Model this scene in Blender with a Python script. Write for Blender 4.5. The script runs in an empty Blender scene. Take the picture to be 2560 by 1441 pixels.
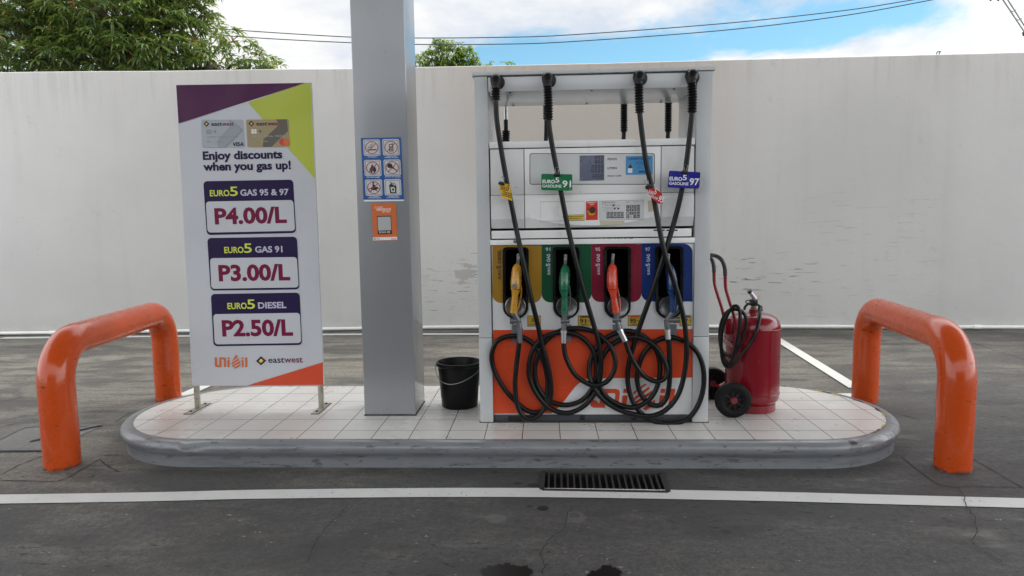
import bpy, bmesh, math, random
from mathutils import Vector, Matrix
random.seed(7)
R = math.radians
SC = bpy.context.scene
COL = SC.collection

# ------------------------------------------------------------------ camera
H = 0.16                                   # height of the island
CAM = Vector((-0.0967, -4.0749, 1.46))
FPX, PITCH, YAW, ROLL = 1668.2, 0.0982, 0.04644, 0.0139
cy, sy, cp, sp = math.cos(YAW), math.sin(YAW), math.cos(PITCH), math.sin(PITCH)
FW = Vector((-sy*cp, cy*cp, -sp)); RT0 = Vector((cy, sy, 0)); DN0 = FW.cross(RT0)
cr, sr = math.cos(ROLL), math.sin(ROLL)
RT = cr*RT0 + sr*DN0; DN = -sr*RT0 + cr*DN0
cam_d = bpy.data.cameras.new('camera'); cam = bpy.data.objects.new('camera', cam_d); COL.objects.link(cam)
cam_d.sensor_width = 36; cam_d.lens = FPX/2560*36; cam_d.clip_start = 0.05; cam_d.clip_end = 2000
M = Matrix((RT, -DN, -FW)).transposed().to_4x4(); M.translation = CAM
cam.matrix_world = M
SC.camera = cam

# ------------------------------------------------------------------ sky, sun, exposure
SUN_EL, SUN_AZ = 60, 62          # degrees; azimuth measured from +y towards +x
CANOPY_Y, CANOPY_Z, CANOPY_X, CANOPY_Y0 = 3.0, 6.4, 8.0, -8.0                  # far edge of the canopy
w = bpy.data.worlds.new('World'); SC.world = w; w.use_nodes = True
nt = w.node_tree; nt.nodes.clear()
def N(t, **k):
    n = nt.nodes.new(t)
    for a, b in k.items(): setattr(n, a, b)
    return n
def Lk(a, b): nt.links.new(a, b)
def val(sock, v): sock.default_value = v
out = N('ShaderNodeOutputWorld'); bg = N('ShaderNodeBackground'); Lk(bg.outputs[0], out.inputs[0])
sky = N('ShaderNodeTexSky', sky_type='NISHITA', sun_disc=False, sun_elevation=R(SUN_EL), sun_rotation=R(SUN_AZ), air_density=1.0, dust_density=0.6, ozone_density=1.5)
tc = N('ShaderNodeTexCoord')
sepx = N('ShaderNodeSeparateXYZ'); Lk(tc.outputs['Generated'], sepx.inputs[0])
def math_(op, a, b=None, c=None, clamp=False):
    n = N('ShaderNodeMath', operation=op, use_clamp=clamp)
    for i, v in enumerate((a, b, c)):
        if v is None: continue
        if isinstance(v, (int, float)): n.inputs[i].default_value = v
        else: Lk(v, n.inputs[i])
    return n.outputs[0]
zz = math_('ADD', math_('MAXIMUM', sepx.outputs[2], 0.0), 0.22)
cx_ = math_('DIVIDE', sepx.outputs[0], zz); cy_ = math_('DIVIDE', sepx.outputs[1], zz)
comb = N('ShaderNodeCombineXYZ'); Lk(cx_, comb.inputs[0]); Lk(cy_, comb.inputs[1])
n1 = N('ShaderNodeTexNoise'); n1.inputs['Scale'].default_value = 1.5; n1.inputs['Detail'].default_value = 8; n1.inputs['Roughness'].default_value = 0.60; n1.inputs['Distortion'].default_value = 0.25
mp = N('ShaderNodeMapping'); mp.inputs['Location'].default_value = (3.1, 0.7, 0); Lk(comb.outputs[0], mp.inputs[0]); Lk(mp.outputs[0], n1.inputs['Vector'])
n2 = N('ShaderNodeTexNoise'); n2.inputs['Scale'].default_value = 2.6; n2.inputs['Detail'].default_value = 6; n2.inputs['Roughness'].default_value = 0.6
mp2 = N('ShaderNodeMapping'); mp2.inputs['Location'].default_value = (9.3, 4.2, 1.0); Lk(comb.outputs[0], mp2.inputs[0]); Lk(mp2.outputs[0], n2.inputs['Vector'])
# an opening in the cloud towards azimuth ~ +3 degrees, low over the wall
def patch(az, el, wa, we):
    d = Vector((math.sin(R(az))*math.cos(R(el)), math.cos(R(az))*math.cos(R(el)), math.sin(R(el))))
    ax = math_('SUBTRACT', sepx.outputs[0], d.x); az_ = math_('SUBTRACT', sepx.outputs[2], d.z)
    q = math_('ADD', math_('POWER', math_('ABSOLUTE', math_('DIVIDE', ax, wa)), 2.0), math_('POWER', math_('ABSOLUTE', math_('DIVIDE', az_, we)), 2.0))
    g = math_('POWER', 2.718, math_('MULTIPLY', q, -1.0))
    return math_('MULTIPLY', g, math_('GREATER_THAN', sepx.outputs[1], 0.0))
hole = math_('ADD', math_('MULTIPLY', patch(3.0, 13.0, 0.18, 0.045), 0.36), math_('MULTIPLY', math_('ADD', patch(-14, 10.5, 0.06, 0.02), patch(23, 14, 0.10, 0.03)), 0.20))
den = math_('SUBTRACT', math_('ADD', n1.outputs['Fac'], 0.15), hole)
ramp = N('ShaderNodeValToRGB'); ramp.color_ramp.elements[0].position = 0.42; ramp.color_ramp.elements[1].position = 0.58
ramp.color_ramp.interpolation = 'EASE'; Lk(den, ramp.inputs[0])
cramp = N('ShaderNodeValToRGB'); Lk(n2.outputs['Fac'], cramp.inputs[0])
cramp.color_ramp.elements[0].position = 0.36; cramp.color_ramp.elements[0].color = (0.70, 0.76, 0.86, 1)
cramp.color_ramp.elements[1].position = 0.60; cramp.color_ramp.elements[1].color = (1.0, 1.0, 0.98, 1)
skys = N('ShaderNodeVectorMath', operation='MULTIPLY'); Lk(sky.outputs[0], skys.inputs[0]); skys.inputs[1].default_value = (0.78, 1.10, 1.06)
SKY_STRENGTH = 0.15
cl = N('ShaderNodeVectorMath', operation='SCALE'); Lk(cramp.outputs[0], cl.inputs[0]); 
def smooth(v, a, b):
    n = N('ShaderNodeMapRange', interpolation_type='SMOOTHSTEP'); Lk(v, n.inputs[0]); n.inputs[1].default_value = a; n.inputs[2].default_value = b; return n.outputs[0]
# cloud brightness, shaped for lighting: raised overhead and at unseen sides, less behind camera
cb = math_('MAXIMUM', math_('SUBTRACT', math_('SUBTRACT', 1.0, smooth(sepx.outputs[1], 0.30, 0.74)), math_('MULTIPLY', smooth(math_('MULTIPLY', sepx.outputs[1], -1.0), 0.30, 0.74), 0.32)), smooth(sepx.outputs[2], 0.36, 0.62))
cb = math_('ADD', cb, math_('MULTIPLY', smooth(sepx.outputs[0], 0.35, 0.85), 0.8))   # extra brightness added to unseen cloud on the right, as side light
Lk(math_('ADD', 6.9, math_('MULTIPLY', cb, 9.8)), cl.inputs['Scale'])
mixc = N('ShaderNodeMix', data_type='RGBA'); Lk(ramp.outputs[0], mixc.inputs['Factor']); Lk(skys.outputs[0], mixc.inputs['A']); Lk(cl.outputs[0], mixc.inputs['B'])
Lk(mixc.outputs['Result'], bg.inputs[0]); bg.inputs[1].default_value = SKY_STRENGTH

sun_d = bpy.data.lights.new('sun', 'SUN'); sun_d.energy = 2.6; sun_d.angle = R(20); sun_d.color = (1, 0.95, 0.86)
sun = bpy.data.objects.new('sun', sun_d); COL.objects.link(sun)
sdir = Vector((math.sin(R(SUN_AZ))*math.cos(R(SUN_EL)), math.cos(R(SUN_AZ))*math.cos(R(SUN_EL)), math.sin(R(SUN_EL))))
sun.rotation_euler = sdir.to_track_quat('Z', 'Y').to_euler(); sun.location = (0, 0, 20)
SC.view_settings.view_transform = 'Standard'; SC.view_settings.look = 'None'
SC.view_settings.exposure = 0.0; SC.view_settings.gamma = 1.0
SC.cycles.max_bounces = 8; SC.cycles.use_denoising = True

# ------------------------------------------------------------------ survey: sight lines through the photograph met with real planes
def ray(px, py): return FW + RT*((px-1280)/FPX) + DN*((py-720.5)/FPX)
def PZ(px, py, z=0.0):
    d = ray(px, py); return CAM + d*((z-CAM.z)/d.z)
def PY(px, py, y):
    d = ray(px, py); return CAM + d*((y-CAM.y)/d.y)

# ------------------------------------------------------------------ materials
def srgb(r, g, b):
    f = lambda c: (c/255/12.92) if c/255 <= 0.04045 else ((c/255+0.055)/1.055)**2.4
    return (f(r), f(g), f(b))
class NT:
    """small node helper for one material"""
    def __init__(s, name):
        s.m = bpy.data.materials.new(name); s.m.use_nodes = True; s.t = s.m.node_tree
        s.b = s.t.nodes['Principled BSDF']; s.tc = s.t.nodes.new('ShaderNodeTexCoord')
    def n(s, t, **k):
        n = s.t.nodes.new(t)
        for a, b in k.items(): setattr(n, a, b)
        return n
    def l(s, a, b): s.t.links.new(a, b)
    def set(s, inp, v):
        if isinstance(v, (int, float)): inp.default_value = v
        elif isinstance(v, (tuple, list)): inp.default_value = (*v, 1) if len(v) == 3 and inp.type == 'RGBA' else v
        else: s.l(v, inp)
    def coord(s, sc=(1, 1, 1), loc=(0, 0, 0), src='Object'):
        m = s.n('ShaderNodeMapping'); m.inputs['Scale'].default_value = sc; m.inputs['Location'].default_value = loc
        s.l(s.tc.outputs[src], m.inputs[0]); return m.outputs[0]
    def noise(s, scale, detail=4, rough=0.55, sc=(1, 1, 1), loc=(0, 0, 0), dist=0.0):
        n = s.n('ShaderNodeTexNoise'); s.l(s.coord(sc, loc), n.inputs['Vector'])
        n.inputs['Scale'].default_value = scale; n.inputs['Detail'].default_value = detail
        n.inputs['Roughness'].default_value = rough; n.inputs['Distortion'].default_value = dist
        return n.outputs['Fac']
    def ramp(s, f, p0, p1, a=0.0, b=1.0):
        n = s.n('ShaderNodeMapRange'); n.interpolation_type = 'SMOOTHSTEP'
        s.l(f, n.inputs[0]); n.inputs[1].default_value = p0; n.inputs[2].default_value = p1
        n.inputs[3].default_value = a; n.inputs[4].default_value = b; return n.outputs[0]
    def math(s, op, a, b=None, clamp=False):
        n = s.n('ShaderNodeMath', operation=op, use_clamp=clamp); s.set(n.inputs[0], a)
        if b is not None: s.set(n.inputs[1], b)
        return n.outputs[0]
    def mix(s, f, a, b, blend='MIX'):
        n = s.n('ShaderNodeMix', data_type='RGBA', blend_type=blend)
        s.set(n.inputs['Factor'], f); s.set(n.inputs['A'], a); s.set(n.inputs['B'], b); return n.outputs['Result']
    def xyz(s):
        n = s.n('ShaderNodeSeparateXYZ'); s.l(s.tc.outputs['Object'], n.inputs[0]); return n.outputs
    def band(s, v, lo, hi, soft):
        return s.math('MULTIPLY', s.ramp(v, lo-soft, lo+soft), s.ramp(v, hi-soft, hi+soft, 1.0, 0.0))
    def bump(s, h, strength=0.3, dist=0.01):
        n = s.n('ShaderNodeBump'); s.l(h, n.inputs['Height']); n.inputs['Strength'].default_value = strength
        n.inputs['Distance'].default_value = dist; s.l(n.outputs[0], s.b.inputs['Normal'])
    def fin(s, col, rough=0.5, metal=0.0, coat=0.0, spec=0.5):
        s.set(s.b.inputs['Base Color'], col); s.set(s.b.inputs['Roughness'], rough); s.set(s.b.inputs['Metallic'], metal)
        s.b.inputs['Coat Weight'].default_value = coat; s.b.inputs['Coat Roughness'].default_value = 0.12
        s.b.inputs['Specular IOR Level'].default_value = spec
        return s.m
def mat(name, col, rough=0.5, metal=0.0, var=0.10, vs=6.0, dirt=0.0, dirtcol=(0.05, 0.045, 0.04), coat=0.0, bump=0.0, spec=0.5):
    t = NT(name)
    c0 = tuple(max(0, x*(1-var)) for x in col); c1 = tuple(min(1, x*(1+var)) for x in col)
    c = t.mix(t.noise(vs, 5), c0, c1)
    if dirt > 0:
        d = t.math('MULTIPLY', t.ramp(t.noise(vs*1.7, 8, 0.7, loc=(3, 1, 5)), 0.48, 0.75), dirt)
        c = t.mix(d, c, dirtcol)
    if bump > 0: t.bump(t.noise(60, 4), bump, 0.003)
    rr = t.ramp(t.noise(vs*2, 3, loc=(7, 7, 7)), 0.3, 0.7, max(0.03, rough-0.07), min(1, rough+0.07))
    return t.fin(c, rr, metal, coat, spec)
MT = {}
def mt(name, *a, **k):
    if name not in MT: MT[name] = mat(name, *a, **k)
    return MT[name]

# ------------------------------------------------------------------ mesh helpers
def NB(): return bmesh.new()
def faces_from(bm, vs, fs):
    v = [bm.verts.new(p) for p in vs]
    for f in fs:
        try: bm.faces.new([v[i] for i in f])
        except ValueError: pass
    return v
def merge(bm, other):
    me = bpy.data.meshes.new('tmp'); other.to_mesh(me); bm.from_mesh(me); bpy.data.meshes.remove(me); other.free()
def box(bm, x0, x1, y0, y1, z0, z1, bev=0.0, seg=2):
    b = bmesh.new()
    faces_from(b, [(x, y, z) for x in (x0, x1) for y in (y0, y1) for z in (z0, z1)],
               [(0, 1, 3, 2), (4, 6, 7, 5), (0, 4, 5, 1), (2, 3, 7, 6), (0, 2, 6, 4), (1, 5, 7, 3)])
    if bev > 0: bmesh.ops.bevel(b, geom=b.edges[:], offset=bev, segments=seg, profile=0.6, affect='EDGES')
    merge(bm, b)
def prism(bm, front, off, bev=0.0, cap_back=True):
    """front: list of 3D points (one planar polygon); off: vector to the back face"""
    b = bmesh.new(); n = len(front); off = Vector(off)
    f = [b.verts.new(p) for p in front]; k = [b.verts.new(Vector(p)+off) for p in front]
    ff = b.faces.new(f)
    if cap_back: b.faces.new(k[::-1])
    for i in range(n): b.faces.new((f[(i+1) % n], f[i], k[i], k[(i+1) % n]))
    bmesh.ops.recalc_face_normals(b, faces=b.faces[:])
    if bev > 0: bmesh.ops.bevel(b, geom=[e for e in ff.edges], offset=bev, segments=2, profile=0.6, affect='EDGES')
    merge(bm, b)
def catmull(pts, n=6, closed=False):
    P = [Vector(p) for p in pts]; o = []
    m = len(P)
    for i in range(m if closed else m-1):
        g = (lambda j: P[j % m]) if closed else (lambda j: P[max(0, min(m-1, j))])
        p0, p1, p2, p3 = g(i-1), g(i), g(i+1), g(i+2)
        for k in range(n):
            t = k/n
            o.append(0.5*((2*p1)+(p2-p0)*t+(2*p0-5*p1+4*p2-p3)*t*t+(3*p1-p0-3*p2+p3)*t**3))
    if not closed: o.append(P[-1].copy())
    return o
def tube(bm, pts, r, seg=12, caps=True, closed=False, flat=1.0):
    P = [Vector(p) for p in pts]; n = len(P)
    rad = r if isinstance(r, (list, tuple)) else [r]*n
    T = []
    for i in range(n):
        a = P[(i-1) % n] if (closed or i > 0) else P[i]; b = P[(i+1) % n] if (closed or i < n-1) else P[i]
        d = (b-a); T.append(d.normalized() if d.length > 1e-9 else Vector((0, 0, 1)))
    ref = Vector((0, -1, 0)) if abs(T[0].y) < 0.9 else Vector((1, 0, 0))
    u = (ref - T[0]*ref.dot(T[0])).normalized(); rings = []
    for i in range(n):
        u = (u - T[i]*u.dot(T[i]));
        u = u.normalized() if u.length > 1e-6 else T[i].orthogonal().normalized()
        v = T[i].cross(u)
        rings.append([bm.verts.new(P[i] + (u*math.cos(a)*flat + v*math.sin(a))*rad[i]) for a in [2*math.pi*k/seg for k in range(seg)]])
    for i in range(n if closed else n-1):
        A, B = rings[i], rings[(i+1) % n]
        for k in range(seg): bm.faces.new((A[k], A[(k+1) % seg], B[(k+1) % seg], B[k]))
    if caps and not closed: bm.faces.new(rings[0][::-1]); bm.faces.new(rings[-1])
def lathe(bm, prof, c, axis=(0, 0, 1), seg=48):
    """prof: (radius, height) list along axis from c"""
    ax = Vector(axis).normalized(); u = ax.orthogonal().normalized(); v = ax.cross(u); c = Vector(c)
    rings = []
    for r, h in prof:
        if r < 1e-6: rings.append([bm.verts.new(c+ax*h)])
        else: rings.append([bm.verts.new(c+ax*h+(u*math.cos(2*math.pi*k/seg)+v*math.sin(2*math.pi*k/seg))*r) for k in range(seg)])
    for A, B in zip(rings, rings[1:]):
        for k in range(seg):
            j = (k+1) % seg
            if len(A) == 1 and len(B) == 1: continue
            if len(A) == 1: bm.faces.new((A[0], B[k], B[j]))
            elif len(B) == 1: bm.faces.new((A[j], A[k], B[0]))
            else: bm.faces.new((A[k], A[j], B[j], B[k]))
def obj(name, bm, m, parent=None, smooth=True, ang=35, label=None, recalc=True):
    if recalc: bmesh.ops.recalc_face_normals(bm, faces=bm.faces[:])
    me = bpy.data.meshes.new(name); 
    if parent is not None:
        L = parent_loc(parent)
        bmesh.ops.translate(bm, verts=bm.verts[:], vec=-L)
    bm.to_mesh(me); bm.free()
    if m is not None: me.materials.append(m)
    if smooth: me.shade_smooth(); me.set_sharp_from_angle(angle=R(ang))
    o = bpy.data.objects.new(name, me); COL.objects.link(o)
    if parent is not None: o.parent = parent
    if label: o['label'] = label
    return o
def parent_loc(p):
    L = Vector((0, 0, 0))
    while p is not None: L += Vector(p.location); p = p.parent
    return L
def thing(name, label, cat, loc=(0, 0, 0), group=None):
    o = bpy.data.objects.new(name, None); o.empty_display_size = 0.1; COL.objects.link(o)
    o.location = loc; o['label'] = label; o['category'] = cat
    if group: o['group'] = group
    return o
def tag(o, label, cat, group=None):
    o['label'] = label; o['category'] = cat
    if group: o['group'] = group
    return o
def struct(o): o['kind'] = 'structure'; return o

# flat print on a plane y = const, measured in photo pixels
def rrect(x0, y0, x1, y1, r, n=5, tl=True, tr=True, br=True, bl=True):
    o = []
    for (cx, cy_, a0, on, px, py) in ((x0+r, y0+r, 180, tl, x0, y0), (x1-r, y0+r, 270, tr, x1, y0), (x1-r, y1-r, 0, br, x1, y1), (x0+r, y1-r, 90, bl, x0, y1)):
        if on:
            for k in range(n+1):
                a = R(a0+90*k/n); o.append((cx+r*math.cos(a), cy_+r*math.sin(a)))
        else: o.append((px, py))
    return o
def qmap(pts, src, q):
    """map points of the box src=(x0,y0,x1,y1) into the quad q = tl,tr,br,bl"""
    x0, y0, x1, y1 = src; o = []
    for x, y in pts:
        u = (x-x0)/(x1-x0); v = (y-y0)/(y1-y0)
        a = [q[0][i]*(1-u)+q[1][i]*u for i in (0, 1)]; b = [q[3][i]*(1-u)+q[2][i]*u for i in (0, 1)]
        o.append((a[0]*(1-v)+b[0]*v, a[1]*(1-v)+b[1]*v))
    return o
def sheet(bm, pts, y, th=0.0008):
    prism(bm, [PY(a, b, y) for a, b in pts], (0, th, 0))
def ring(bm, outer, inner, y, th=0.0008):
    n = len(outer)
    b = bmesh.new()
    A = [b.verts.new(PY(*p, y)) for p in outer]; B = [b.verts.new(PY(*p, y)) for p in inner]
    A2 = [b.verts.new(v.co+Vector((0, th, 0))) for v in A]; B2 = [b.verts.new(v.co+Vector((0, th, 0))) for v in B]
    for i in range(n):
        j = (i+1) % n
        b.faces.new((A[i], A[j], B[j], B[i])); b.faces.new((A[i], A2[i], A2[j], A[j])); b.faces.new((B[i], B[j], B2[j], B2[i]))
    merge(bm, b)
def circ(cx, cy_, r, n=28, ry=None, a0=0, a1=360):
    full = abs(a1-a0) >= 360
    k = n if full else n+1
    return [(cx+r*math.cos(R(a0+(a1-a0)*i/n)), cy_+(ry or r)*math.sin(R(a0+(a1-a0)*i/n))) for i in range(k)]
_tc = {}
def text_geo(s, bold=0.0, shear=0.0):
    key = (s, bold, shear)
    if key in _tc: return _tc[key]
    c = bpy.data.curves.new('t', 'FONT'); c.body = s; c.size = 1.0; c.offset = bold; c.resolution_u = 3; c.shear = shear
    o = bpy.data.objects.new('t', c); COL.objects.link(o)
    dg = bpy.context.evaluated_depsgraph_get(); dg.update()
    me = bpy.data.meshes.new_from_object(o.evaluated_get(dg))
    vs = [(v.co.x, v.co.y) for v in me.vertices]; fs = [tuple(p.vertices) for p in me.polygons]
    bpy.data.objects.remove(o); bpy.data.curves.remove(c); bpy.data.meshes.remove(me)
    _tc[key] = (vs, fs); return _tc[key]
CAPH = None
def text(bm, s, x0, y0, x1, y1, h, y, bold=0.0, shear=0.0):
    """baseline from pixel (x0,y0) to (x1,y1), capital height h pixels, on plane y"""
    global CAPH
    if CAPH is None: CAPH = max(v[1] for v in text_geo('H')[0])
    vs, fs = text_geo(s, bold, shear)
    if not vs: return
    a = min(v[0] for v in vs); b = max(v[0] for v in vs)
    P0 = PY(x0, y0, y); P1 = PY(x1, y1, y); d = P1-P0; L = d.length; u = d/L
    v = Vector((-u.z, 0, u.x)); hm = (PY(x0, y0-h, y)-P0).length/CAPH
    faces_from(bm, [P0+u*((p[0]-a)/(b-a)*L)+v*(p[1]*hm) for p in vs], fs)
def line_px(bm, pts, wpx, y, th=0.0006, closed=False):
    """a stroke of width wpx along pixel points on plane y"""
    P = [Vector(p).to_2d() if not isinstance(p, Vector) else p for p in pts]
    n = len(P)
    L, Rr = [], []
    for i in range(n):
        a = P[(i-1) % n] if closed or i else P[i]; b = P[(i+1) % n] if closed or i < n-1 else P[i]
        d = (b-a).normalized(); nn = Vector((-d.y, d.x))*wpx/2
        L.append(P[i]+nn); Rr.append(P[i]-nn)
    for i in range(n if closed else n-1):
        j = (i+1) % n
        faces_from(bm, [PY(*q, y) for q in (L[i], L[j], Rr[j], Rr[i])], [(0, 1, 2, 3)])
def euro5(bm, x0, y0, x1, h, y, dy=0.0):
    """the word EURO followed by a taller 5"""
    w = x1-x0
    text(bm, 'EURO', x0, y0, x0+w*0.70, y0+dy*0.7, h, y, 0.022)
    text(bm, '5', x0+w*0.715, y0+dy*0.75, x1, y0+dy, h*1.55, y, 0.012)


# ================================================================== SETTING
# ------------------------------------------------------------------ ground
def spot(t, px, py, rx, ry, f0=0.75, f1=1.05, wob=0.35):
    c = PZ(px, py); ex = (PZ(px+rx, py)-c).length; ey = (PZ(px, py+ry)-c).length
    o = t.xyz(); nn = t.noise(9, 3)
    a = t.math('DIVIDE', t.math('SUBTRACT', o[0], c.x), ex); b = t.math('DIVIDE', t.math('SUBTRACT', o[1], c.y), ey)
    d = t.math('SQRT', t.math('ADD', t.math('MULTIPLY', a, a), t.math('MULTIPLY', b, b)))
    d = t.math('ADD', d, t.math('MULTIPLY', t.math('SUBTRACT', nn, 0.5), wob*2))
    return t.ramp(d, f0, f1, 1.0, 0.0)
def ground_mat():
    t = NT('ground')
    o = t.xyz()
    big = t.noise(0.55, 4, 0.6, loc=(2, 1, 0)); mid = t.noise(3.2, 7, 0.65, sc=(0.7, 1.6, 1)); fine = t.noise(70, 5, 0.8)
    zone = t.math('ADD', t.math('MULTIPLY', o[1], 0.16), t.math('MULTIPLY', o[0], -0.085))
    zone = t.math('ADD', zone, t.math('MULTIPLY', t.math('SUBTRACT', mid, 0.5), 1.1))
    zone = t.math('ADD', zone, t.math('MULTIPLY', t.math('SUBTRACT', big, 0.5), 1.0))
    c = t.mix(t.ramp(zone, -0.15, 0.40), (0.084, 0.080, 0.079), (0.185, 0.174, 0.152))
    c = t.mix(t.ramp(fine, 0.30, 0.72), (0.55, 0.55, 0.55), (1.32, 1.31, 1.28), ) if False else t.mix(1.0, c, t.mix(t.ramp(fine, 0.3, 0.72), (0.68, 0.68, 0.68), (1.30, 1.29, 1.27)), 'MULTIPLY')
    grit = t.noise(28, 6, 0.75, loc=(3, 8, 0)); c = t.mix(1.0, c, t.mix(t.ramp(grit, 0.32, 0.68), (0.74, 0.74, 0.74), (1.26, 1.25, 1.23)), 'MULTIPLY')
    sk = t.noise(2.6, 8, 0.72, sc=(0.35, 1.9, 1), loc=(17, 2, 0)); sz = t.ramp(o[1], 0.2, 1.6, 0.35, 1.0)
    c = t.mix(t.math('MULTIPLY', t.ramp(sk, 0.44, 0.62), t.math('MULTIPLY', sz, 0.75)), c, (0.062, 0.060, 0.058))
    lt = t.ramp(t.noise(2.2, 7, 0.7, sc=(0.5, 1.5, 1), loc=(31, 5, 0)), 0.55, 0.72); c = t.mix(t.math('MULTIPLY', lt, 0.65), c, (0.21, 0.198, 0.172))
    bl = t.ramp(t.noise(1.1, 6, 0.62, sc=(0.7, 1.3, 1), loc=(41, 13, 0), dist=0.6), 0.47, 0.60); c = t.mix(t.math('MULTIPLY', bl, 0.65), c, (0.052, 0.050, 0.050))
    # worn dark patches and pits lying along the traffic
    dk = t.ramp(t.noise(1.7, 6, 0.62, sc=(0.6, 1.7, 1), loc=(11, 4, 0)), 0.52, 0.68)
    c = t.mix(t.math('MULTIPLY', dk, 0.55), c, (0.055, 0.053, 0.053))
    pits = t.ramp(t.noise(16, 4, 0.6, sc=(0.8, 2.2, 1), loc=(5, 9, 0)), 0.60, 0.66)
    pmask = t.ramp(t.noise(1.3, 3, loc=(1, 8, 3)), 0.42, 0.62)
    pit = t.math('MULTIPLY', pits, pmask)
    c = t.mix(t.math('MULTIPLY', pit, 0.75), c, (0.022, 0.02, 0.02))
    # fine hair cracks
    vo = t.n('ShaderNodeTexVoronoi', feature='DISTANCE_TO_EDGE'); vo.inputs['Scale'].default_value = 1.5
    nz = t.n('ShaderNodeTexNoise'); nz.inputs['Scale'].default_value = 3.0; nz.inputs['Detail'].default_value = 6; t.l(t.coord(), nz.inputs['Vector'])
    va = t.n('ShaderNodeVectorMath', operation='SCALE'); t.l(nz.outputs['Color'], va.inputs[0]); va.inputs['Scale'].default_value = 0.55
    vb = t.n('ShaderNodeVectorMath', operation='ADD'); t.l(t.coord(), vb.inputs[0]); t.l(va.outputs[0], vb.inputs[1]); t.l(vb.outputs[0], vo.inputs['Vector'])
    ck = t.math('MULTIPLY', t.ramp(vo.outputs['Distance'], 0.0, 0.012, 1.0, 0.0), t.ramp(t.noise(0.8, 3, loc=(4, 4, 4)), 0.54, 0.66))
    c = t.mix(t.math('MULTIPLY', ck, 0.12), c, (0.03, 0.029, 0.028))
    # chips of white paint
    wf = t.math('MULTIPLY', t.ramp(t.noise(26, 3, 0.6, sc=(0.8, 1.6, 1), loc=(21, 3, 0)), 0.66, 0.70), t.ramp(t.noise(2.6, 2, loc=(8, 2, 7)), 0.50, 0.60))
    wf = t.math('MULTIPLY', wf, t.ramp(o[1], -0.85, -0.75, 1.0, 0.0))
    c = t.mix(t.math('MULTIPLY', wf, 0.75), c, (0.42, 0.42, 0.41))
    # mossy damp edge under the wall
    ms = t.math('MULTIPLY', t.ramp(o[1], 4.1, 4.7), t.ramp(t.noise(3, 5, sc=(0.5, 3, 1)), 0.38, 0.6))
    c = t.mix(t.math('MULTIPLY', ms, 0.6), c, (0.065, 0.063, 0.045))
    # dirty joint at the foot of the kerb
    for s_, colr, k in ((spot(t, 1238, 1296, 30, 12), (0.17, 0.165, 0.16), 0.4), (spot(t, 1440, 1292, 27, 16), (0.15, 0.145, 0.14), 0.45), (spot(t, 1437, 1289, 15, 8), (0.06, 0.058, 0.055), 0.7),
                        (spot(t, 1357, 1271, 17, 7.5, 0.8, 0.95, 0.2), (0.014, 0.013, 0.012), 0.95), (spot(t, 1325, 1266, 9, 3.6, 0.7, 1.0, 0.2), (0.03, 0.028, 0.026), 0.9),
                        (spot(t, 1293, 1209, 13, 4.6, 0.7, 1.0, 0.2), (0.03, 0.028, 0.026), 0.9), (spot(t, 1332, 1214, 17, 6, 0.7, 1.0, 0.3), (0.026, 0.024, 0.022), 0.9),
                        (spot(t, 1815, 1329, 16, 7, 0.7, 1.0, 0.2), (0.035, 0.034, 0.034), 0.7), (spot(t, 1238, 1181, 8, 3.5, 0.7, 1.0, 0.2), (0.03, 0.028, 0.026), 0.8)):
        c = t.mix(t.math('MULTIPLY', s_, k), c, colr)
    h = t.math('ADD', t.math('MULTIPLY', fine, 0.35), t.math('MULTIPLY', t.noise(22, 5, 0.65), 0.8))
    h = t.math('SUBTRACT', h, t.math('MULTIPLY', pit, 1.2)); h = t.math('SUBTRACT', h, t.math('MULTIPLY', ck, 0.3))
    t.bump(t.math('ADD', h, t.math('MULTIPLY', grit, 0.6)), 0.5, 0.007)
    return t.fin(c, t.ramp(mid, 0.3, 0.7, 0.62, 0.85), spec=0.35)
GA, GB, GC, GD = Vector((-0.107, -0.283, 0)), Vector((0.577, -0.308, 0)), Vector((0.568, -0.574, 0)), Vector((-0.112, -0.552, 0))
bm = NB(); S = 150
faces_from(bm, [(-S, S, 0), (S, S, 0), (S, -S, 0), (-S, -S, 0), GA, GB, GC, GD,
                GA+Vector((0, 0, -.25)), GB+Vector((0, 0, -.25)), GC+Vector((0, 0, -.25)), GD+Vector((0, 0, -.25))],
           [(0, 1, 5, 4), (1, 2, 6, 5), (2, 3, 7, 6), (3, 0, 4, 7), (4, 5, 9, 8), (5, 6, 10, 9), (6, 7, 11, 10), (7, 4, 8, 11), (8, 9, 10, 11)])
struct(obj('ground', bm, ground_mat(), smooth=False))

def paint_mat(name='line_paint', wear=0.60):
    t = NT(name)
    c = t.mix(t.noise(5, 5), (0.55, 0.55, 0.53), (0.70, 0.70, 0.68))
    f = t.ramp(t.noise(32, 6, 0.72), wear, wear+0.07)
    f = t.math('MULTIPLY', f, t.ramp(t.noise(1.6, 3, loc=(5, 2, 0)), 0.40, 0.62))
    f = t.math('ADD', f, t.math('MULTIPLY', t.ramp(t.noise(60, 3, 0.6, loc=(4, 4, 4)), 0.66, 0.74), 0.5), clamp=True)
    c = t.mix(f, c, (0.085, 0.082, 0.08)); t.bump(t.noise(40, 4), 0.3, 0.003)
    return t.fin(c, 0.6)
def strip(bm, pts, wd, z=0.004):
    P = [Vector((p[0], p[1], z)) for p in pts]
    L, Rr = [], []
    for i in range(len(P)):
        d = (P[min(i+1, len(P)-1)]-P[max(i-1, 0)]).normalized(); n = Vector((-d.y, d.x, 0))
        wv = wd[i] if isinstance(wd, list) else wd
        L.append(bm.verts.new(P[i]+n*wv/2)); Rr.append(bm.verts.new(P[i]-n*wv/2))
    for i in range(len(P)-1): bm.faces.new((L[i], L[i+1], Rr[i+1], Rr[i]))
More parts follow.
